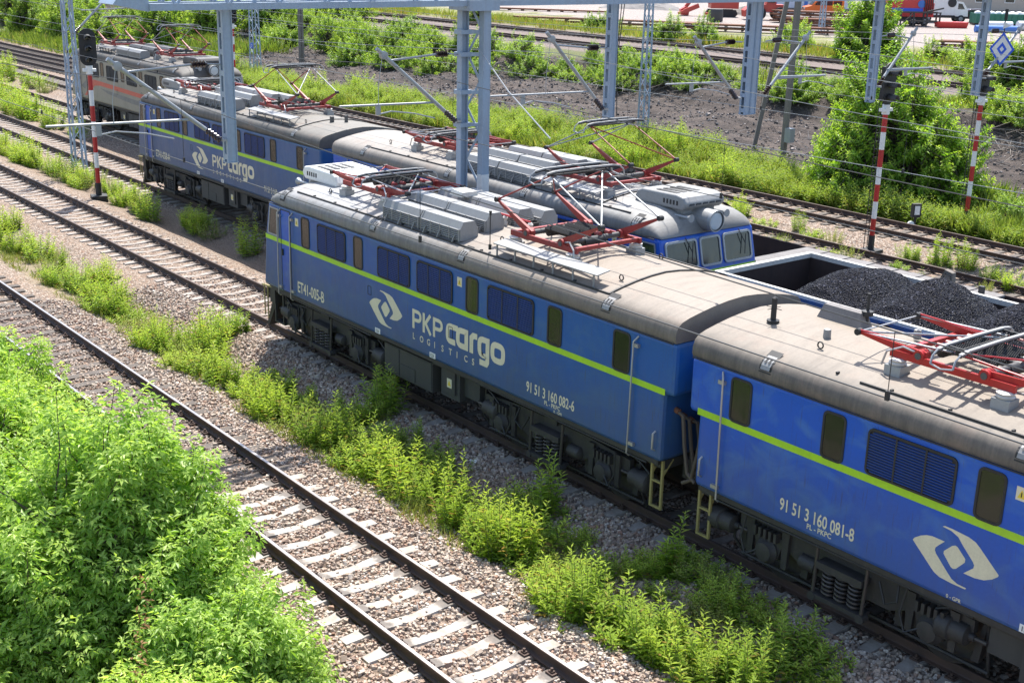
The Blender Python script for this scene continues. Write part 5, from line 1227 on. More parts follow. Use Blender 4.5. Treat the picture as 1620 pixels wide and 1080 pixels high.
def compound(P, D, U, L, nl=2, wr=.42, drop=.5):
    """pinnate leaves: terminal leaflet and nl pairs along a stalk; P,D,U (n,3), L stalk length (n)"""
    D = unit(D); S = unit(np.cross(D, U)); out = []
    n = len(P); L = np.asarray(L)
    out.append((P + D * L[:, None], unit(D - Z3 * drop), L * .62))
    for k in range(nl):
        f = .95 - .42 * k
        for s in (-1, 1): out.append((P + D * (L * f)[:, None], unit(D * .55 + S * s * .95 - Z3 * (drop * .8)), L * (.60 - .05 * k)))
    Pb = np.concatenate([o[0] for o in out]); Db = np.concatenate([o[1] for o in out]); Lb = np.concatenate([o[2] for o in out]) * rng.uniform(.8, 1.2, len(out) * n)
    Ub = unit(np.tile(U, (len(out), 1)) + rng.normal(0, .3, (len(Pb), 3)))
    return leaves(Pb, unit(Db + rng.normal(0, .12, Db.shape)), Ub, Lb, Lb * wr, .22)
def bush(name, c, R, nshoot, label, cat='shrub', leafL=(.16, .25), shoot=(.5, 1.0), per=13, mat='leaf_bush', nl=2, group=None, lump=.25, up=.75, seed=1, trunks=5, zmin=-.15, twig=.012, barkmat='bark', wr=.42):
    """multi-stemmed bush: leafy shoots over a lumpy crown, each shoot carrying opposite pinnate leaves"""
    t = thing(name, c, label, cat, group); Rv = np.array(R)
    d = rand_dirs(nshoot, zmin, 1.0); f = rng.uniform(.55, 1.0, nshoot) ** .6
    lum = 1 + lump * (vnoise(d[:, 0] * 3 + seed * 7.3 + d[:, 2] * 2, d[:, 1] * 3 + d[:, 2] * 3 + seed, .7) + .6 * vnoise(d[:, 0] * 7 + seed, d[:, 1] * 7 + d[:, 2] * 5, .6))
    tip = d * Rv * (f * lum)[:, None]; Ls = rng.uniform(*shoot, nshoot)
    sd = unit(d * np.array([1, 1, .5]) + Z3 * up + rng.normal(0, .25, d.shape)); base = tip - sd * Ls[:, None]
    base[:, 2] = np.maximum(base[:, 2], .02)
    bend = rng.normal(0, .06, d.shape) * Ls[:, None]
    k = np.tile(np.linspace(.12, 1.0, per), (nshoot, 1)); kk = k.ravel(); si = np.repeat(np.arange(nshoot), per); lev = np.tile(np.arange(per), nshoot)
    pt = base[si] + (tip - base)[si] * kk[:, None] + bend[si] * (np.sin(kk * np.pi))[:, None]
    A = unit(np.cross(sd, rng.normal(0, 1, sd.shape))); B = np.cross(sd, A)
    ph = (lev % 2) * (np.pi / 2) + rng.uniform(0, .5, len(lev)) + si * 1.7
    P = []; D = []
    for s in (0, np.pi):
        o = A[si] * np.cos(ph + s)[:, None] + B[si] * np.sin(ph + s)[:, None]
        P.append(pt); D.append(unit(o + sd[si] * (.25 + .6 * kk[:, None] ** 3) + Z3 * .05))
    P = np.concatenate(P); D = np.concatenate(D); kk2 = np.concatenate([kk, kk])
    ll = rng.uniform(*leafL, len(P)) * (1.15 - .55 * kk2 ** 2)
    keep = (rng.uniform(0, 1, len(P)) < .92) & (P[:, 2] > .05); P, D, ll = P[keep], D[keep], ll[keep]
    U = unit(Z3 + rng.normal(0, .35, P.shape))
    if nl > 0: V, F = compound(P, D, U, ll, nl, wr)
    else: V, F = leaves(P, unit(D - Z3 * .25), U, ll, ll * wr, .22)
    fo = npmesh('foliage', V, F, mat, parent=t); set_tip(fo, np.tile(np.clip((kk2[keep] - .62) / .38, 0, 1) ** 1.5, 1 + 2 * nl if nl > 0 else 1))
    parts = [sticks(base, tip, twig, twig * .35)]
    ob = []; oe = []
    for i in range(trunks):
        a = 2 * math.pi * i / trunks + seed; q0 = np.array([.15 * math.cos(a), .15 * math.sin(a), -.3]); q1 = np.array([.35 * R[0] * math.cos(a), .35 * R[1] * math.sin(a), .5 * R[2]])
        ob.append(q0); oe.append(q1)
    tr = sticks(ob, oe, .035 + .012 * R[2], .02); parts.append(tr)
    jj = rng.integers(0, trunks, nshoot); st = np.array(oe)[jj]; parts.append(sticks(st, base, twig * 1.4, twig))
    V, F, I = merge(parts); npmesh('stems', V, F, barkmat, parent=t)
    return t
# the leafy ash-leaved maples at the lower left
G = 'leafy bushes at the near edge of the yard'
bush('maple_bush', (-16.0, 5.55, -.45), (2.55, 2.2, 3.65), 760, 'biggest bright green bush overhanging the nearest rail', group=G, seed=1)
bush('maple_bush', (-20.4, 5.9, -.45), (2.7, 2.2, 2.65), 600, 'bright green bush behind the biggest one, covering the nearest track', group=G, seed=2)
bush('maple_bush', (-25.4, 6.3, -.45), (3.0, 2.1, 2.1), 500, 'farthest bright green bush reaching over the rails at the left edge', group=G, seed=3)
bush('maple_bush', (-13.5, 6.0, -.45), (1.35, 1.5, 1.95), 330, 'low bright green bush beside the pale sleepers at the bottom', group=G, seed=4)
bush('maple_bush', (-16.8, 2.6, -.45), (2.6, 1.9, 2.75), 480, 'bright green bush at the bottom left corner', group=G, seed=5)
bush('maple_bush', (-12.2, 4.7, -.45), (1.7, 1.85, 1.65), 430, 'lowest bright green bush at the bottom edge holding a dead brown twig', group=G, seed=6)
bush('maple_bush', (-21.5, 2.4, -.45), (2.6, 1.8, 2.6), 340, 'bright green bush hidden far down the left edge', group=G, seed=7)
V, F = leaves(np.array([(-12.9 + .25 * k / 40 + random.gauss(0, .03), 4.7 + random.gauss(0, .05), .55 + .95 * k / 40) for k in range(90) for _ in (0,)][:90]), rand_dirs(90, -.9, .3), np.tile(Z3, (90, 1)), rng.uniform(.05, .1, 90), rng.uniform(.02, .04, 90))
o = npmesh('dead_twig', V, F, 'drytwig'); tag(o, 'withered brown twig among the bright leaves at the bottom', 'twig')

# ---- weeds between the tracks
def weed_mesh(kind, seed):
    r = np.random.default_rng(seed); ns = {'tall': 18, 'bushy': 26, 'low': 26, 'pale': 28, 'spike': 6}[kind]; h = {'tall': 1.05, 'bushy': .8, 'low': .38, 'pale': .62, 'spike': 1.0}[kind]; sp = {'tall': .26, 'bushy': .36, 'low': .36, 'pale': .33, 'spike': .10}[kind]
    a = r.uniform(0, 2 * np.pi, ns); q = np.sqrt(r.uniform(0, 1, ns)) * sp; b0 = np.stack([q * np.cos(a), q * np.sin(a), np.full(ns, -.05)], 1)
    hh = h * r.uniform(.6, 1.08, ns) * (1 - .3 * (q / sp) ** 2); tip = b0 * np.array([1.5, 1.5, 1]) + np.stack([r.normal(0, .06, ns), r.normal(0, .06, ns), hh], 1)
    per = {'tall': 34, 'bushy': 30, 'low': 18, 'pale': 22, 'spike': 40}[kind]
    k = np.tile(np.linspace(.1, 1, per), ns) ; si = np.repeat(np.arange(ns), per); P = b0[si] + (tip - b0)[si] * k[:, None]
    ph = np.tile(np.arange(per) * 2.4, ns) + si; up = .25 + .55 * k ** 2
    D = np.stack([np.cos(ph), np.sin(ph), up], 1) + r.normal(0, .12, P.shape)
    L = {'tall': .14, 'bushy': .14, 'low': .12, 'pale': .085, 'spike': .16}[kind] * (1.1 - .62 * k ** 2) * r.uniform(.75, 1.2, len(k))
    W = L * {'tall': .25, 'bushy': .29, 'low': .36, 'pale': .26, 'spike': .26}[kind]
    V, F = leaves(P, D, np.tile(Z3, (len(P), 1)), L, W, .2); sv, sf = sticks(b0, tip, .006, .003)
    return V, F, sv, sf, np.clip((k - .55) / .45, 0, 1)
WP = {}
def weed_proto(kind, j):
    if (kind, j) not in WP:
        V, F, sv, sf, tp = weed_mesh(kind, 100 + j * 7 + len(kind)); a = npmesh('foliage', V, F, 'leaf_pale' if kind == 'pale' else 'leaf_weed'); set_tip(a, tp); c = npmesh('stalks', sv, sf, 'stem')
        WP[(kind, j)] = (a.data, c.data); bpy.data.objects.remove(a); bpy.data.objects.remove(c)
    return WP[(kind, j)]
WL = {'tall': 'upright bunch of tall leafy stems', 'bushy': 'bushy rounded clump of leafy weed', 'low': 'low spreading clump of weed', 'pale': 'pale yellowish flowering weed clump', 'spike': 'thin single spire of weed leaves'}
def weed(x, y, kind, sc, where, grp):
    da, dc = weed_proto(kind, random.randrange(4))
    t = thing('weed_clump', (x, y, float(hgt(x, y))), WL[kind] + ' ' + where, 'weed', grp + ', ' + kind, random.uniform(0, 6.28)); sc *= 1.22; t.scale = (sc * random.uniform(.9, 1.1), sc * random.uniform(.9, 1.1), sc * random.uniform(.88, 1.12))
    for nm, me in (('foliage', da), ('stalks', dc)): link(bpy.data.objects.new(nm, me), t)
near_w = [[-44.17, 12.75], [-41.09, 12.29], [-39.9, 12.51], [-38.08, 12.28], [-36.44, 11.99], [-35.49, 12.12], [-34.96, 12.29], [-35.79, 12.98], [-32.32, 12.09], [-33.11, 12.05], [-30.37, 11.83], [-28.88, 11.62], [-28.95, 11.98], [-28.49, 12.2], [-28.51, 12.63], [-27.81, 12.73], [-28.6, 13.45], [-26.85, 11.54], [-26.39, 11.81], [-25.56, 11.81], [-24.88, 12.03], [-24.34, 12.07], [-23.11, 11.74], [-22.78, 11.87], [-21.67, 11.86], [-21.14, 12.0], [-20.62, 12.14], [-19.77, 11.92], [-19.32, 12.0], [-19.62, 12.41], [-18.06, 11.98], [-17.72, 11.96], [-17.48, 12.29], [-16.62, 12.1], [-16.24, 12.18], [-15.23, 11.9], [-14.92, 11.93], [-14.92, 12.33], [-13.27, 11.64], [-12.85, 11.54], [-12.46, 11.59], [-12.15, 11.7], [-11.59, 11.69], [-11.12, 11.75], [-10.67, 11.8], [-10.39, 11.9], [-10.07, 12.07], [-9.8, 12.3]]
shade_w = [[-24.86, 12.82], [-24.04, 12.87], [-23.43, 13.01], [-22.17, 13.07], [-21.46, 13.43], [-21.66, 13.8], [-21.54, 13.32], [-19.73, 13.4], [-18.96, 13.33], [-18.38, 13.07], [-18.15, 13.13], [-15.96, 13.03], [-16.03, 13.38], [-15.7, 13.38], [-15.23, 13.16], [-14.38, 13.08], [-13.17, 13.2], [-12.97, 13.29], [-12.7, 13.67], [-12.65, 13.91], [-12.2, 13.81], [-11.72, 13.59], [-11.4, 13.53], [-10.84, 13.49], [-10.92, 13.86], [-9.86, 13.18], [-9.64, 13.34], [-9.37, 13.29]]
mid_w = [[-60.24, 17.87], [-59.0, 18.19], [-56.14, 17.95], [-54.24, 17.99], [-52.5, 17.92], [-51.47, 18.2], [-48.89, 18.4], [-46.85, 17.98], [-44.17, 17.76], [-42.89, 17.7], [-41.43, 18.01], [-40.19, 18.04], [-39.06, 17.98], [-41.37, 18.1], [-36.2, 18.0], [-57.5, 17.9], [-50.2, 18.0], [-45.5, 17.9], [-63, 18]]
for i, (x, y) in enumerate(near_w):
    kind = ['bushy', 'tall', 'bushy', 'pale', 'bushy', 'tall', 'low'][i % 7]; weed(x, y, kind, random.uniform(.85, 1.2), 'in the sunlit strip between the nearest two tracks', 'sunlit weeds between the nearest two tracks')
    for _ in range(2 if x < -30 or i % 3 else 1): weed(x + random.uniform(-.6, .6), y + random.uniform(-.35, .5), random.choice(['pale', 'low', 'bushy', 'pale', 'spike', 'low']), random.uniform(.35, .95), 'in the sunlit strip between the nearest two tracks', 'sunlit weeds between the nearest two tracks')
for i, (x, y) in enumerate(shade_w):
    weed(x, y, random.choice(['bushy', 'low', 'low', 'spike', 'bushy']), random.uniform(.5, .95), 'in the shade beside the front locomotives', 'shaded weeds beside the front locomotives')
    weed(x + random.uniform(-.5, .5), y - .3 + random.uniform(-.2, .2), random.choice(['low', 'low', 'pale']), random.uniform(.5, .9), 'in the shade beside the front locomotives', 'shaded weeds beside the front locomotives')
for x, y in ((-14.3, 11.9), (-13.8, 12.1), (-14.0, 12.5), (-13.4, 12.3), (-15.6, 12.5), (-18.9, 12.5)): weed(x, y, random.choice(['pale', 'pale', 'low']), random.uniform(.55, .9), 'in the sunlit strip between the nearest two tracks', 'sunlit weeds between the nearest two tracks')
for x, y in ((-21.5, 13.75), (-15.6, 13.35), (-12.6, 13.5)): weed(x, y, 'tall' if x < -20 else 'spike', 1.1, 'in the shade beside the front locomotives', 'shaded weeds beside the front locomotives')
for x, y in mid_w:
    for _ in range(2 if x < -46 else 1): weed(x + random.uniform(-.6, .6), y + random.uniform(-.3, .3), random.choice(['bushy', 'tall', 'bushy', 'pale']), random.uniform(.75, 1.15), 'along the track of the faded blue locomotive', 'weeds along the track of the faded blue locomotive')
for x, y in [[-81.45, 24.0], [-73.61, 22.76], [-76.17, 22.9], [-73.94, 22.16], [-63.25, 21.8], [-94.58, 27.6], [-92.92, 27.9], [-89.76, 27.6], [-86.7, 27.43], [-83.44, 27.15], [-82.23, 27.13], [-74.84, 22.27], [-73.05, 22.06], [-71.69, 22.31], [-70.69, 22.5], [-65.6, 22.0], [-98, 27.5], [-101, 27.4], [-79, 22.6], [-68, 22.5]]:
    for _ in range(1): weed(x + random.uniform(-1.2, 1.2), y + random.uniform(-.5, .5), random.choice(['bushy', 'tall', 'pale']), random.uniform(1.0, 1.6), 'between the tracks left of the grey beige locomotive', 'weeds left of the grey beige locomotive')
for x, y in [[-33.12, 36.0], [-33.22, 36.5], [-31.02, 36.0], [-31.78, 36.6], [-30.17, 36.4], [-28.97, 36.4], [-27.81, 36.3], [-27.1, 36.4], [-27.6, 33.17], [-27.01, 33.21], [-27.11, 33.92], [-25.18, 33.53], [-24.66, 33.85], [-22.82, 34.03], [-23.86, 36.38], [-22.9, 36.22], [-23.19, 36.6], [-22.05, 36.5], [-22.06, 36.8], [-20.74, 36.46], [-20.41, 31.56], [-19.8, 33.73], [-19.52, 34.81], [-40, 35.9], [-44, 36], [-37, 36.1]]:
    for _ in range(1): weed(x + random.uniform(-.3, .3), y + random.uniform(-.2, .2), random.choice(['bushy', 'tall', 'pale', 'low']), random.uniform(.55, .95), 'among the rails beyond the coal wagon', 'weeds among the rails beyond the coal wagon')
for i in range(44):
    x = random.uniform(-95, -16); y = 40.8 + random.random() * (4.2 - 1.6 * float(sstep(-42, -30, x)))
    if abs(x + 31) < 3.4 and y > 42: continue
    weed(x, y, random.choice(['bushy', 'tall', 'pale', 'bushy', 'pale']), random.uniform(.9, 1.5), 'in the grass at the foot of the bank', 'weeds in the grass at the foot of the bank')
# ---- tall grass along the foot of the bank, dry undergrowth in the near strip
def blades(name, n, xr, yr, hr, wr_, label, cat, clump=2.0, thr=-.15, mat='grass', lean=.35):
    x = rng.uniform(*xr, n); y = rng.uniform(*yr, n) if not callable(yr) else yr(x, n)
    k = vnoise(x, y, clump) + .5 * vnoise(x, y, .6) > thr; x, y = x[k], y[k]; n = len(x)
    h = rng.uniform(*hr, n) * (1 + .45 * vnoise(x, y, 1.7)); D = unit(np.stack([rng.normal(0, lean, n), rng.normal(0, lean, n), np.ones(n)], 1)); P = np.stack([x, y, hgt(x, y) - .03], 1)
    V, F = leaves(P, D, unit(rng.normal(0, 1, (n, 3)) * [1, 1, .2]), h, rng.uniform(*wr_, n), .1)
    return tag(npmesh(name, V, F, mat), label, cat, kind='stuff')
def bandy(x, n):
    e = np.interp(x, [-125, -80, -62, -50, -43, -34, -14], [43.6, 43.8, 44.2, 46.6, 45.4, 42.6, 42.8]) + 1.2 * vnoise(x, 0 * x, 4)
    y0 = 40.4 + .6 * sstep(-45, -35, x)
    return y0 + rng.uniform(0, 1, n) ** 1.1 * (e - y0)
def weed_mass(name, n, xr, yr, h, label, mat='leaf_mass', ns=7, per=13):
    x = rng.uniform(*xr, n); y = yr(x, n); k = vnoise(x, y, 2.2) + .6 * vnoise(x, y, .8) > -.35; x, y = x[k], y[k]; n = len(x)
    hh = h * rng.uniform(.55, 1.15, n) * (1 + .4 * vnoise(x, y, 2.6)); B = np.stack([x, y, hgt(x, y) - .05], 1)
    o = rng.normal(0, .16, (n, ns, 2)); tp = np.concatenate([o * 1.7, (hh[:, None] * rng.uniform(.6, 1.05, (n, ns)))[..., None]], 2); o3 = np.concatenate([o, np.zeros((n, ns, 1))], 2)
    kk = np.linspace(.15, 1, per)[None, None, :, None]; P = B[:, None, None, :] + o3[:, :, None, :] + (tp - o3)[:, :, None, :] * kk
    ph = (np.arange(per) * 2.4)[None, None, :] + rng.uniform(0, 6.28, (n, ns, 1)); kf = np.broadcast_to(kk[..., 0], ph.shape)
    D = np.stack([np.cos(ph), np.sin(ph), .3 + .6 * kf ** 2], -1).reshape(-1, 3) + rng.normal(0, .15, (n * ns * per, 3)); P = P.reshape(-1, 3); kf = kf.ravel()
    L = .21 * (1.1 - .6 * kf ** 2) * rng.uniform(.7, 1.25, len(P)); V, F = leaves(P, D, np.tile(Z3, (len(P), 1)), L, L * .3, .2)
    ob = npmesh(name, V, F, mat); set_tip(ob, np.clip((kf - .5) / .5, 0, 1)); return tag(ob, label, 'weeds', kind='stuff')
weed_mass('tall_weeds', 2600, (-112, -14), lambda x, n: bandy(x, n), .95, 'mass of tall bright weeds along the foot of the bare bank')
weed_mass('tall_weeds', 700, (-112, -14), lambda x, n: bandy(x, n), .8, 'pale flowering weeds mixed through the grass at the foot of the bank', 'leaf_pale')
blades('tall_grass', 60000, (-125, -14), bandy, (.3, .75), (.025, .055), 'bright tall grass and weeds along the foot of the bare bank', 'grass', thr=-.5)
blades('undergrowth', 16000, (-50, -8), (11.2, 13.0), (.08, .3), (.008, .02), 'short dry grass under the weeds between the nearest two tracks', 'grass', 1.2, .0, 'leaf_pale', .7)
blades('tall_grass', 16000, (-140, -50), (77.8, 84), (.35, .8), (.05, .1), 'dry yellow grass beside the far upper track', 'grass', 3, -.3, 'leaf_pale')
blades('tall_grass', 14000, (-130, -95), (38, 52), (.5, 1.1), (.05, .1), 'bright grass below the left shrubs', 'grass', 2.5, -.6)
blades('tall_grass', 8000, (-29, -16), (41.2, 47), (.4, .9), (.04, .08), 'grass and weeds behind the right banded signal', 'grass', 2, -.5)
blades('undergrowth', 5000, (-60, -20), (59, 63.5), (.3, .7), (.03, .06), 'grass along the top edge of the bank', 'grass', 2.5, -.4)

# ---- shrubs: a few built, the rest copies
def protos(n, R, nshoot, leafL, mat, up, per, wr=.5, shoot=(.5, 1.0), twig=.012):
    return [bush('shrub', (0, 0, 0), (R[0] * random.uniform(.9, 1.15), R[1] * random.uniform(.9, 1.15), R[2] * random.uniform(.85, 1.1)), nshoot, None, 'shrub', leafL, shoot, per, mat, 0, None, .38, up, 20 + i, 6, -.1, twig, wr=wr) for i in range(n)]
SP = protos(4, (1.7, 1.5, 2.0), 170, (.13, .24), 'leaf_shrub', .8, 12)
FP = protos(4, (2.7, 2.5, 4.6), 330, (.20, .36), 'leaf_shrub', .9, 13, shoot=(.8, 1.6), twig=.02)
used = set()
def place(pr, x, y, sc, label, group, name='shrub', cat='shrub', z=None):
    i = random.randrange(len(pr)); p = pr[i]
    if id(p) in used: o = copy_tree(p)
    else: o = p; used.add(id(p))
    o.name = name; o.location = (x, y, float(hgt(x, y)) if z is None else z); o.rotation_euler.z = random.uniform(0, 6.28); o.scale = (sc * random.uniform(.9, 1.15), sc * random.uniform(.9, 1.15), sc * random.uniform(.85, 1.15)); tag(o, label, cat, group)
for x, y in [(-84, 51), (-79, 51.5), (-75, 52), (-80, 54.5), (-84, 58), (-88, 55), (-92, 54), (-95, 57), (-99, 53), (-104, 55), (-76, 55.5), (-72, 54.5), (-72, 58), (-89, 60), (-97, 61), (-105, 60), (-68.5, 56)]: place(SP, x, min(y, 59), random.uniform(.75, 1.1), 'leafy shrub on the bare bank left of the gantry mast', 'shrubs on the bank left of the mast')
for i in range(22): place(SP, random.uniform(-106, -68), random.uniform(53.5, 59), random.uniform(.7, 1.05), 'leafy shrub on the bare bank left of the gantry mast', 'shrubs on the bank left of the mast')
for i in range(22): place(SP, random.uniform(-67, -53), random.uniform(55.5, 60), random.uniform(.45, .75), 'leafy shrub crowning the bank right of the gantry mast', 'shrubs on the bank right of the mast')
for i in range(8): place(SP, random.uniform(-50, -38), random.uniform(56, 60), random.uniform(.5, .85), 'leafy shrub on the bank behind the two grey poles', 'shrubs on the bank behind the poles')
for x, y in [(-66.7, 57.5), (-64, 58.2), (-62.5, 57), (-61.5, 58.6), (-59, 58.4), (-57.8, 60.1), (-66, 60.5), (-63, 61), (-60, 60.8), (-55.5, 58), (-54, 60.5)]: place(SP, x, min(y, 59.5), random.uniform(.5, .8), 'leafy shrub crowning the bank right of the gantry mast', 'shrubs on the bank right of the mast')
for x, y in [(-50, 57.5), (-48, 59), (-46.2, 57), (-47.4, 60.5), (-44.5, 58.5), (-42.6, 57.2), (-42, 60), (-40, 58)]: place(SP, x, min(y, 60), random.uniform(.55, .85), 'leafy shrub on the bank behind the two grey poles', 'shrubs on the bank behind the poles')
for x, y in [(-38.1, 62.3), (-34, 58.3), (-32, 57.5), (-30.5, 59), (-36, 60), (-28.5, 57), (-33, 61.5), (-29.5, 62)]: place(SP, x, y, random.uniform(.7, 1.0), 'leafy shrub on the bank at the right edge', 'shrubs on the bank at the right edge')
for x, y in [(-25.2, 44.8), (-24.3, 43.4), (-23.2, 44.4), (-22.3, 43.2), (-24.2, 46.2), (-21.5, 45)]: place(SP, x, y, random.uniform(.5, .75), 'low shrub among grass right of the banded signals', 'low shrubs right of the banded signals')
for x, y in [(-106, 76.5 + 3), (-78, 79), (-74.5, 79.6), (-57, 80), (-66, 81), (-54, 82), (-90, 82), (-49, 80), (-46.5, 79), (-44, 80.5), (-52, 84), (-70.3, 86.5)]: place(SP, x, y, random.uniform(.8, 1.25), 'small shrub in the dry grass beyond the upper tracks', 'shrubs beyond the upper tracks')
for x, y in [(-110, 41.8), (-116, 43), (-113, 47), (-120, 49), (-107, 46), (-125, 44), (-130, 48), (-122, 54), (-112, 53), (-134, 43), (-138, 49), (-128, 57), (-118, 59), (-108, 57), (-145, 46), (-150, 53), (-140, 58), (-133, 63), (-124, 64), (-115, 65), (-146, 64), (-158, 60), (-137, 70), (-126, 72), (-150, 72), (-165, 68), (-117, 71), (-160, 78), (-143, 80), (-170, 84)]: place(FP, x, y, random.uniform(.85, 1.25), 'tall leafy shrub in the thicket at the upper left', 'thicket at the upper left')
# the big tree at the right and the darker one above it
bush('maple_tree', (-30.9, 44.6, -.1), (3.5, 3.0, 5.9), 1250, 'large leafy tree spreading behind the banded signals', 'tree', (.14, .26), (.7, 1.4), 14, 'leaf_tree', 0, None, .30, .45, 31, 7, -.05, .018, wr=.5)
bush('maple_tree', (-28.3, 44.8, -.1), (1.9, 1.8, 3.1), 380, 'smaller leafy tree leaning out to the right of the large one', 'tree', (.14, .26), (.6, 1.2), 13, 'leaf_tree', 0, None, .35, .4, 32, 5, -.05, .016, wr=.5)
bush('maple_tree', (-33.2, 44.9, -.1), (1.7, 1.7, 2.9), 340, 'small leafy tree at the left foot of the large one', 'tree', (.14, .26), (.6, 1.2), 13, 'leaf_tree', 0, None, .35, .4, 33, 5, -.05, .016, wr=.5)
bush('maple_tree', (-58.2, 79.5, 1.8), (2.7, 2.6, 4.9), 620, 'dark rounded tree beyond the upper tracks beside the orange van', 'tree', (.2, .36), (.7, 1.4), 13, 'leaf_tree', 0, None, .35, .6, 34, 6, -.1, .02, wr=.5)
bush('maple_tree', (-41.5, 71.8, 1.8), (3.4, 1.7, 3.0), 520, 'pale green tree at the upper right in front of the upper track', 'tree', (.18, .32), (.7, 1.4), 13, 'leaf_shrub', 0, None, .35, .6, 35, 6, -.1, .02, wr=.5)

# ---- brushwood heaps on the bank
def twigs(name, n, c, R, label):
    P = np.array(c) + rng.normal(0, 1, (n, 3)) * np.array(R); P[:, 2] = hgt(P[:, 0], P[:, 1]) + np.abs(rng.normal(0, R[2], n)); D = rand_dirs(n, -.3, .5); Q = P + D * rng.uniform(.4, 1.3, n)[:, None]
    V, F = sticks(P, Q, .022, .008); return tag(npmesh(name, V, F, 'coalpost'), label, 'brushwood')
twigs('brushwood_heap', 260, (-71, 55, 0), (3.0, 1.0, .3), 'tangle of dry cut branches on the bank left of the gantry mast'); twigs('brushwood_heap', 300, (-57, 56, 0), (3.5, 1.0, .35), 'tangle of dry cut branches below the shrubs right of the gantry mast'); twigs('brushwood_heap', 200, (-32.5, 55, 0), (2.0, 1.3, .3), 'tangle of dry cut branches on the bank at the right edge'); twigs('brushwood_heap', 120, (-36.2, 43.6, 0), (1.2, .5, .12), 'small brown heap of dead twigs at the foot of the leafy tree')

# sticks, roots and pale rubble strewn over the bare bank
n = 2600; x = rng.uniform(-112, -14, n); y = 44.5 + rng.beta(2.2, 1.3, n) * 13.5; k = vnoise(x, y, 4) > -.35; x, y = x[k], y[k]; n = len(x)
P = np.stack([x, y, hgt(x, y) + rng.uniform(0, .12, n)], 1); D = rand_dirs(n, -.25, .35)
V, F = sticks(P, P + D * rng.uniform(.25, 1.1, n)[:, None], rng.uniform(.008, .022, n), .006)
tag(npmesh('bank_sticks', V, F, 'planks'), 'dry sticks and roots strewn over the bare dark bank', 'sticks', kind='stuff')
mr_, nt, b = newmat('bank_rubble'); gg = nt.nodes.new('ShaderNodeNewGeometry'); nt.links.new(_ramp(nt, gg.outputs['Random Per Island'], [(0, (.07, .058, .052)), (.7, (.15, .125, .11)), (1, (.33, .29, .26))]), b.inputs['Base Color']); b.inputs['Roughness'].default_value = .95
o = stones('bank_rubble', 9000, (-112, -14), (44.5, 58.5), (.05, .15), ()); o.data.materials[0] = mr_; tag(o, 'small rubble scattered on the bare dark bank', 'rubble', kind='stuff')
# ------------------------------------------------------------------ vehicles and stores on the far plateau
RZ = math.radians(51.7); GZ = 1.85
def wheel_at(root, x, y, r, w_=.25, name='wheel'):
    b = MB(); b.lathe([(r * .6, y - w_ / 2), (r, y - w_ / 2 + .03), (r, y + w_ / 2 - .03), (r * .6, y + w_ / 2)], 22, 0, 'y', (x, 0, r)); o = b.build(name, 'black', root)
    b = MB(); b.lathe([(r * .55, y - w_ / 2 - .012), (r * .2, y - w_ / 2 - .03), (r * .2, y + w_ / 2 + .03), (r * .55, y + w_ / 2 + .012)], 14, 0, 'y', (x, 0, r)); b.build('rim', 'galv', o)
def side_win(root, poly, y, m='glass_cab', name='side_window'):
    for s in (-1, 1):
        b = MB(); b.prism(poly, s * (y + .004), s * (y + .014), 'y'); b.build(name, m, root)
def van(name, x, y, mat, label, sc=1.0, hood=True, rz=RZ, cat='van', flipx=False):
    r = thing(name, (x, y, GZ), label, cat, rz=rz + (math.pi if flipx else 0)); r.scale = (sc,) * 3; W = .95
    # nose towards -x
    b = MB(); b.prism([(-2.35, .45), (-2.4, .75), (-2.3, 1.02), (-1.55, 1.2), (-.95, 1.85), (-.6, 1.93), (2.3, 1.93), (2.4, 1.75), (2.42, .45)], -W, W, 'y')
    o = b.build('body', mat, r); md = o.modifiers.new('bevel', 'BEVEL'); md.width = .08; md.segments = 3
    b = MB(); b.add([(-1.52, -.8, 1.27), (-1.52, .8, 1.27), (-1.02, .72, 1.81), (-1.02, -.72, 1.81)], [(0, 1, 2, 3)]); b.v = [(p[0] - .03, p[1], p[2]) for p in b.v]; b.build('windscreen', 'glass_cab', r)
    side_win(r, [(-1.2, 1.25), (-.85, 1.75), (-.25, 1.75), (-.25, 1.25)], W); side_win(r, [(-.12, 1.25), (-.12, 1.75), (.95, 1.75), (.95, 1.25)], W); side_win(r, [(1.08, 1.25), (1.08, 1.75), (2.1, 1.75), (2.1, 1.25)], W)
    for s in (-1, 1):
        b = MB(); b.box(-2.42, -2.33, s * .68 - .2, s * .68 + .2, .78, .98); b.build('headlight', 'lens', r)
        b = MB(); b.prism([(-1.0, 1.28), (-.85, 1.28), (-.85, 1.5), (-1.0, 1.5)], s * (W + .02), s * (W + .2), 'y'); b.build('mirror', 'black', r)
    b = MB(); b.box(-2.43, -2.34, -.45, .45, .8, .95); b.build('radiator_grille', 'black', r)
    b = MB(); b.box(-2.48, -2.36, -.9, .9, .42, .66); b.build('bumper', 'under2', r)
    b = MB(); b.box(-2.5, -2.485, -.25, .25, .48, .6); b.build('number_plate', 'white', r)
    for xx in (-1.5, 1.45):
        for s in (-1, 1): wheel_at(r, xx, s * .82, .33)
    return r
van('orange_van', -101.1, 128.6, 'orange', 'bright orange van parked at the top right beside the pale building')
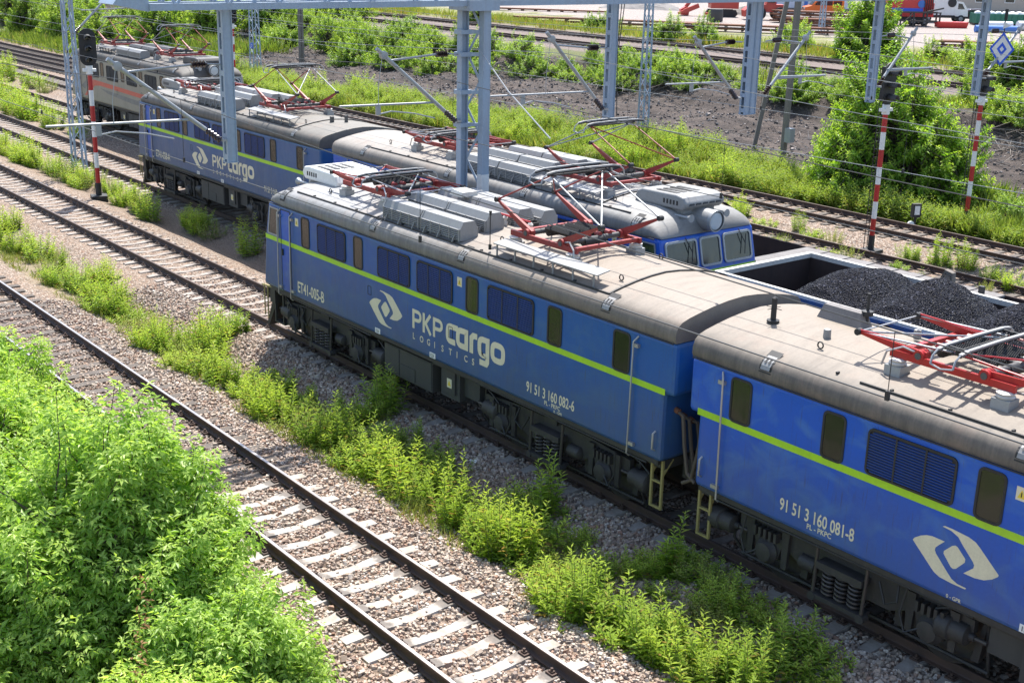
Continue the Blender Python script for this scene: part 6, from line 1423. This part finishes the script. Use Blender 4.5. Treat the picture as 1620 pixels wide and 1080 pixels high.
def car(x, y, mat, label):
    r = thing('parked_car', (x, y, GZ), label, 'car', rz=RZ); W = .88
    b = MB(); b.prism([(-2.2, .35), (-2.25, .7), (-1.2, .95), (-.55, 1.45), (1.3, 1.48), (2.1, 1.0), (2.2, .7), (2.15, .35)], -W, W, 'y'); o = b.build('body', mat, r); md = o.modifiers.new('bevel', 'BEVEL'); md.width = .1; md.segments = 3
    side_win(r, [(-1.0, .95), (-.5, 1.38), (.2, 1.4), (.2, .95)], W); side_win(r, [(.3, .95), (.3, 1.4), (1.2, 1.4), (1.75, .98)], W)
    b = MB(); b.add([(-1.17, -.7, .98), (-1.17, .7, .98), (-.6, .62, 1.42), (-.6, -.62, 1.42)], [(0, 1, 2, 3)]); b.v = [(p[0] - .02, p[1], p[2] + .02) for p in b.v]; b.build('windscreen', 'glass_cab', r)
    for s in (-1, 1):
        b = MB(); b.box(-2.27, -2.1, s * .6 - .18, s * .6 + .18, .62, .76); b.build('headlight', 'lens', r)
    for xx in (-1.35, 1.35):
        for s in (-1, 1): wheel_at(r, xx, s * .78, .32, .2)
car(-85.9, 137.0, 'carwine', 'dark wine coloured car parked behind the green skip')
def truck():
    r = thing('red_truck', (-84.5, 122.4, GZ), 'red box truck with a dark blue band and hoses on its rear', 'truck', rz=RZ)
    b = MB(); b.box(-2.2, 1.2, -1.1, 1.1, .95, 3.6); b.build('cargo_box', 'truckred', r)
    b = MB(); b.box(-2.21, 1.21, -1.108, -1.1, 1.35, 1.85); b.build('stripe', 'sign_blue', r)
    b = MB(); b.box(-2.3, 1.3, -1.0, 1.0, .55, .93); b.build('chassis', 'under', r)
    b = MB(); b.prism([(-4.0, .6), (-4.1, 1.4), (-3.8, 2.6), (-2.4, 2.7), (-2.4, .6)], -1.05, 1.05, 'y'); b.build('cab', 'truckred', r)
    side_win(r, [(-3.85, 1.6), (-3.65, 2.4), (-2.8, 2.4), (-2.8, 1.6)], 1.05)
    b = MB(); b.box(1.21, 2.4, -1.1, 1.1, .95, 2.4); b.box(1.25, 2.2, -1.12, 1.0, 2.4, 3.3); b.build('tool_locker', 'truckred', r)
    b = MB()
    for k in range(5): b.tube([(1.3 + k * .22, -1.16, 2.9), (1.35 + k * .22, -1.22, 2.0), (1.4 + k * .2, -1.16, 1.2)], .05, 6)
    b.build('hose', 'black', r)
    b = MB(); b.lathe([(.02, -1.16), (.42, -1.16), (.42, -1.12)], 20, 0, 'y', (1.0, 0, 2.3)); b.build('blue_disc', 'tarpblue', r)
    for xx in (-3.1, .3, 1.5):
        for s in (-1, 1): wheel_at(r, xx, s * .95, .48, .3)
truck()
def whitevan():
    r = thing('white_truck', (-87.3, 132.5, GZ), 'white box truck between the red truck and the dark car', 'truck', rz=RZ)
    b = MB(); b.box(-2.6, 1.5, -1.05, 1.05, .8, 3.5); b.build('cargo_box', 'white', r)
    b = MB(); b.prism([(1.52, .7), (1.52, 2.4), (2.3, 2.3), (2.9, 1.5), (3.0, .7)], -1.0, 1.0, 'y'); b.build('cab', 'white', r); side_win(r, [(1.75, 1.5), (1.75, 2.15), (2.2, 2.1), (2.55, 1.5)], 1.0)
    b = MB(); b.box(-2.6, 2.9, -.9, .9, .5, .78); b.build('chassis', 'under', r)
    b = MB(); b.lathe([(.2, -1.12), (.5, -1.10), (.5, -1.06)], 18, 0, 'y', (1.0, 0, 2.2)); b.build('spare_wheel', 'black', r)
    for xx in (-1.6, 2.2):
        for s in (-1, 1): wheel_at(r, xx, s * .9, .42, .28)
whitevan()
def digger():
    r = thing('excavator', (-104.4, 111.9, GZ), 'red tracked excavator with a lowered bucket on the pale ground', 'excavator', rz=RZ)
    b = MB()
    for s in (-1, 1): b.prism([(.2, .0), (2.9, .0), (3.2, .35), (3.0, .8), (.1, .8), (-.2, .4)], s * 1.1 - .3, s * 1.1 + .3, 'y')
    b.build('crawler', 'black', r)
    b = MB(); b.box(.1, 3.3, -1.2, 1.2, .95, 1.75); b.box(1.7, 3.4, -1.2, 1.2, 1.75, 2.3); b.build('upper_body', 'digger', r)
    b = MB(); b.prism([(.2, 1.76), (.1, 2.2), (.4, 3.1), (1.6, 3.1), (1.6, 1.76)], -1.15, .1, 'y'); b.build('cab', 'digger', r)
    for s in (-1.165,):
        b = MB(); b.prism([(.35, 1.95), (.5, 2.9), (1.4, 2.9), (1.4, 1.95)], s, s + .012, 'y'); b.build('cab_window', 'glass_cab', r)
    b = MB(); b.beam((.4, .5, 1.5), (-1.4, .5, 2.6), .4, .55); b.beam((-1.4, .5, 2.6), (-2.6, .5, 1.0), .35, .4); b.build('boom', 'digger', r)
    b = MB(); b.prism([(-3.2, .1), (-2.3, .05), (-2.2, .8), (-2.6, 1.1), (-3.3, .7)], -.1, 1.1, 'y'); b.build('bucket', 'digger', r)
    b = MB(); b.box(-.6, .3, -1.5, -.9, .2, .5); b.beam((-2.9, -.5, .5), (-1.2, -.3, 1.2), .3, .5); b.beam((-3.6, -.6, .3), (-2.9, -.5, .5), .3, .3); b.build('blade', 'digger', r)
digger()
def loader():
    r = thing('wheel_loader', (-97.0, 113.5, GZ), 'red wheel loader with large tyres beside the excavator', 'loader', rz=RZ)
    b = MB(); b.box(-1.6, 1.8, -.9, .9, .9, 1.7); b.prism([(-1.7, 1.1), (-2.6, .3), (-2.7, 1.0), (-1.9, 1.6)], -1.1, 1.1, 'y'); b.build('body', 'digger', r)
    b = MB(); b.box(-.2, .9, -.7, .7, 1.7, 2.8); b.build('cab', 'digger', r); side_win(r, [(-.1, 1.9), (-.1, 2.6), (.8, 2.6), (.8, 1.9)], .7)
    for xx in (-1.0, 1.3):
        for s in (-1, 1): wheel_at(r, xx, s * 1.05, .72, .45)
loader()
b = MB(); b.lathe([(.75, 0), (.78, .1), (.75, .5), (.78, .6), (.75, 1.1), (.7, 1.3)], 20, 0, 'z', (0, 0, 0)); o = b.build('water_tank', 'under2'); o.location = (-96.8, 105.0, GZ); tag(o, 'dark ribbed water tank standing in front of the excavator', 'tank')
def skip():
    r = thing('green_skip', (-80.3, 134.9, GZ), 'long green skip filled with white sacks', 'skip', rz=RZ)
    b = MB(); L, W, H, t_ = 3.7, 1.1, 1.25, .08
    b.box(-L, L, -W, -W + t_, .2, H); b.box(-L, L, W - t_, W, .2, H); b.box(-L, -L + t_, -W + t_, W - t_, .2, H); b.box(L - t_, L, -W + t_, W - t_, .2, H); b.box(-L + t_, L - t_, -W + t_, W - t_, .2, .3)
    for i in range(12): b.box(-L + .2 + i * .64, -L + .28 + i * .64, -W - .06, -W - .003, .2, H - .1)
    b.build('shell', 'green', r)
    b = MB(); b.box(-L, L, -.8, .8, 0, .19); b.build('skid', 'under', r)
skip()
for i in range(9):
    x = -3.2 + i * .78; s_ = random.uniform(.42, .6); b = MB(); b.lathe([(.05, -.3), (s_ * .8, -.28), (s_, 0), (s_ * .75, .25), (.12, .34)], 14, 0, 'z', (0, 0, 0)); b.v = [(p[0] * random.uniform(.92, 1.08), p[1], p[2] * random.uniform(.9, 1.1)) for p in b.v]
    o = b.build('white_sack', 'tarp'); o.location = (-80.3 + x * math.cos(RZ), 134.9 + x * math.sin(RZ), GZ + 1.15); tag(o, 'white sack lying in the long green skip', 'sack', 'sacks in the green skip')
for i, (x, y, l, r_, m, lab) in enumerate(((-76.0, 126.0, 3.4, .42, 'tarp', 'fat white pipe in front of the green skip'), (-73.0, 127.5, 2.6, .5, 'tarp', 'fat white pipe at the right edge in front of the green skip'), (-72.5, 120.6, 4.6, .36, 'tarpblue', 'long blue pipe lying in front of the white pipes'))):
    b = MB(); b.lathe([(r_ * .82, -l / 2), (r_, -l / 2), (r_, l / 2), (r_ * .82, l / 2)], 18, 0, 'x', (0, 0, r_)); o = b.build('pipe', m); o.location = (x, y, GZ); o.rotation_euler.z = RZ; tag(o, lab, 'pipe')
b = MB(); b.hexa([(-1.5, -.6, 0), (1.5, -.6, 0), (1.5, .6, 0), (-1.5, .6, 0)], [(-1.7, -.75, .6), (1.6, -.75, .6), (1.6, .75, .6), (-1.7, .75, .6)]); o = b.build('red_trough', 'truckred'); o.location = (-79.8, 123.6, GZ); o.rotation_euler.z = RZ; tag(o, 'low red trough between the bushes and the green skip', 'trough')
t = thing('loading_frame', (-82.2, 121.0, GZ), 'dark steel loading frame standing in front of the red truck', 'frame', rz=RZ)
b = MB()
for x in (-2.1, -.7, .7, 2.1):
    for y in (-.6, .6): b.beam((x, y, 0), (x, y, 1.5), .14)
for z in (.6, 1.5):
    for y in (-.6, .6): b.beam((-2.2, y, z), (2.2, y, z), .12)
b.beam((-2.1, -.6, .1), (-.7, -.6, 1.5), .1); b.beam((.7, -.6, 1.6), (2.4, -.6, 2.0), .16); b.build('steel_frame', 'under', t)
def stack(x, y, l, n, rows, label, rz=RZ - math.radians(14)):
    t = thing('rail_stack', (x, y, GZ), label, 'rail stack', 'stacks of rusty rails and sleepers', rz)
    for k in range(rows):
        b = MB()
        for i in range(n):
            yy = -n * .12 + i * .24; o = random.uniform(-.6, .6); b.box(-l / 2 + o, l / 2 + o, yy, yy + .2, k * .34 + .12, k * .34 + .28)
        b.build('rail_layer', 'brownrust', t)
    b = MB()
    for k in range(rows):
        for i in range(int(l // 1.6)): b.box(-l / 2 + .5 + i * 1.6, -l / 2 + .7 + i * 1.6, -n * .13, n * .13, k * .34, k * .34 + .115)
    b.build('bearer', 'wood', t)
stack(-95, 88.0, 20, 5, 2, 'long low stack of rusty rails reaching behind the small shrubs'); stack(-82, 96.5, 19, 6, 2, 'long stack of rusty rails behind the two grey poles'); stack(-90.5, 113.5, 8, 8, 4, 'tall stack of rusty rails in front of the orange van'); stack(-83.5, 107.5, 8, 7, 3, 'middle stack of rusty rails between the long one and the orange van'); stack(-61.3, 97.5, 5, 6, 2, 'short stack of rusty rails at the upper right'); stack(-118, 99, 14, 4, 1, 'single layer of rusty rails at the top centre')
def building(x, y, l, h, mat, label, stripes=()):
    t = thing('storage_building', (x, y, GZ), label, 'building', rz=RZ)
    b = MB(); b.box(-l / 2, l / 2, 0, 8, -.2, h); b.build('wall', mat, t)
    b = MB(); b.prism([(-l / 2 - .4, h + .004), (l / 2 + .4, h + .004), (l / 2 + .4, h + .3), (-l / 2 - .4, h + .3)], -.5, 8.5, 'y'); b.build('roof', 'boxdark', t)
    b = MB(); b.box(-l / 2, l / 2, -.03, -.003, -.2, .45); b.build('plinth', 'coalpost', t)
    for x0, m_ in stripes:
        b = MB(); b.box(x0, x0 + .45, -.05, -.004, .46, h - .1); b.build('blue_pier', m_, t)
    for k in range(int(l // 4)):
        b = MB(); b.box(-l / 2 + 1.2 + k * 4, -l / 2 + 2.6 + k * 4, -.06, -.004, 1.4, 2.6); f = b.build('window', 'white', t)
        b = MB(); b.box(-l / 2 + 1.3 + k * 4, -l / 2 + 2.5 + k * 4, -.07, -.061, 1.5, 2.5); b.build('pane', 'glass_cab', f)
building(-108.0, 134.5, 11, 4.5, 'bwall', 'pale building with blue piers behind the orange van', ((-4.6, 'tarpblue'), (-.6, 'tarpblue'), (3.2, 'tarpblue')))
building(-98, 158.0, 20, 4.2, 'bbeige', 'beige building at the upper right corner')
building(-160, 190, 30, 5, 'bbeige', 'low beige hall far behind the excavator')
# spoil heap, concrete curb slabs and litter
def heap(x, y, r, h, mat, label, seed):
    n, m_ = 26, 12; V = []; F = []
    for i in range(m_):
        for j in range(n):
            a = 2 * math.pi * j / n; q = r * i / (m_ - 1) * (1 + .2 * math.sin(3 * a + seed)); zz = h * (1 - (i / (m_ - 1)) ** 1.3) + random.uniform(-.06, .06); V.append((q * math.cos(a), q * math.sin(a) * .7, zz))
    for i in range(m_ - 1):
        for j in range(n): F.append((i * n + j, (i + 1) * n + j, (i + 1) * n + (j + 1) % n, i * n + (j + 1) % n))
    o = npmesh('spoil_heap', V, F, mat); o.location = (x, y, GZ - .1); tag(o, label, 'heap')
heap(-122, 118, 6, 1.6, 'planks', 'low grey spoil heap at the top centre behind the rails', 1); heap(-106, 120, 3.5, 1.0, 'coalpost', 'small pale spoil heap right of the excavator', 2)
for i, (x, y) in enumerate(((-15.0, 15.2), (-13.7, 11.4), (-18.1, 13.6))):
    b = MB()
    for k in range(6): a = k * 1.05; b.add([(0, 0, .02), (.09 * math.cos(a), .06 * math.sin(a), .03 + .03 * (k % 2)), (.09 * math.cos(a + 1), .07 * math.sin(a + 1), .05)], [(0, 1, 2)])
    z = float(hgt(x, y)); o = b.build('plastic_scrap', 'white'); o.location = (x, y, z + .05); tag(o, ('crumpled white scrap of plastic beside the rail under the front locomotive', 'crumpled white scrap on the ballast below the sunlit weeds', 'crumpled white scrap in the shade between weeds')[i], 'litter')
b = MB(); b.lathe([(.02, -.15), (.045, -.14), (.045, .08), (.02, .13), (.02, .15)], 10, 0, 'x', (0, 0, .045)); o = b.build('blue_bottle', 'tarpblue'); o.location = (-9.35, 8.95, -.2); o.rotation_euler.z = 2.0; tag(o, 'small blue bottle lying between the shiny rails at the bottom', 'bottle')
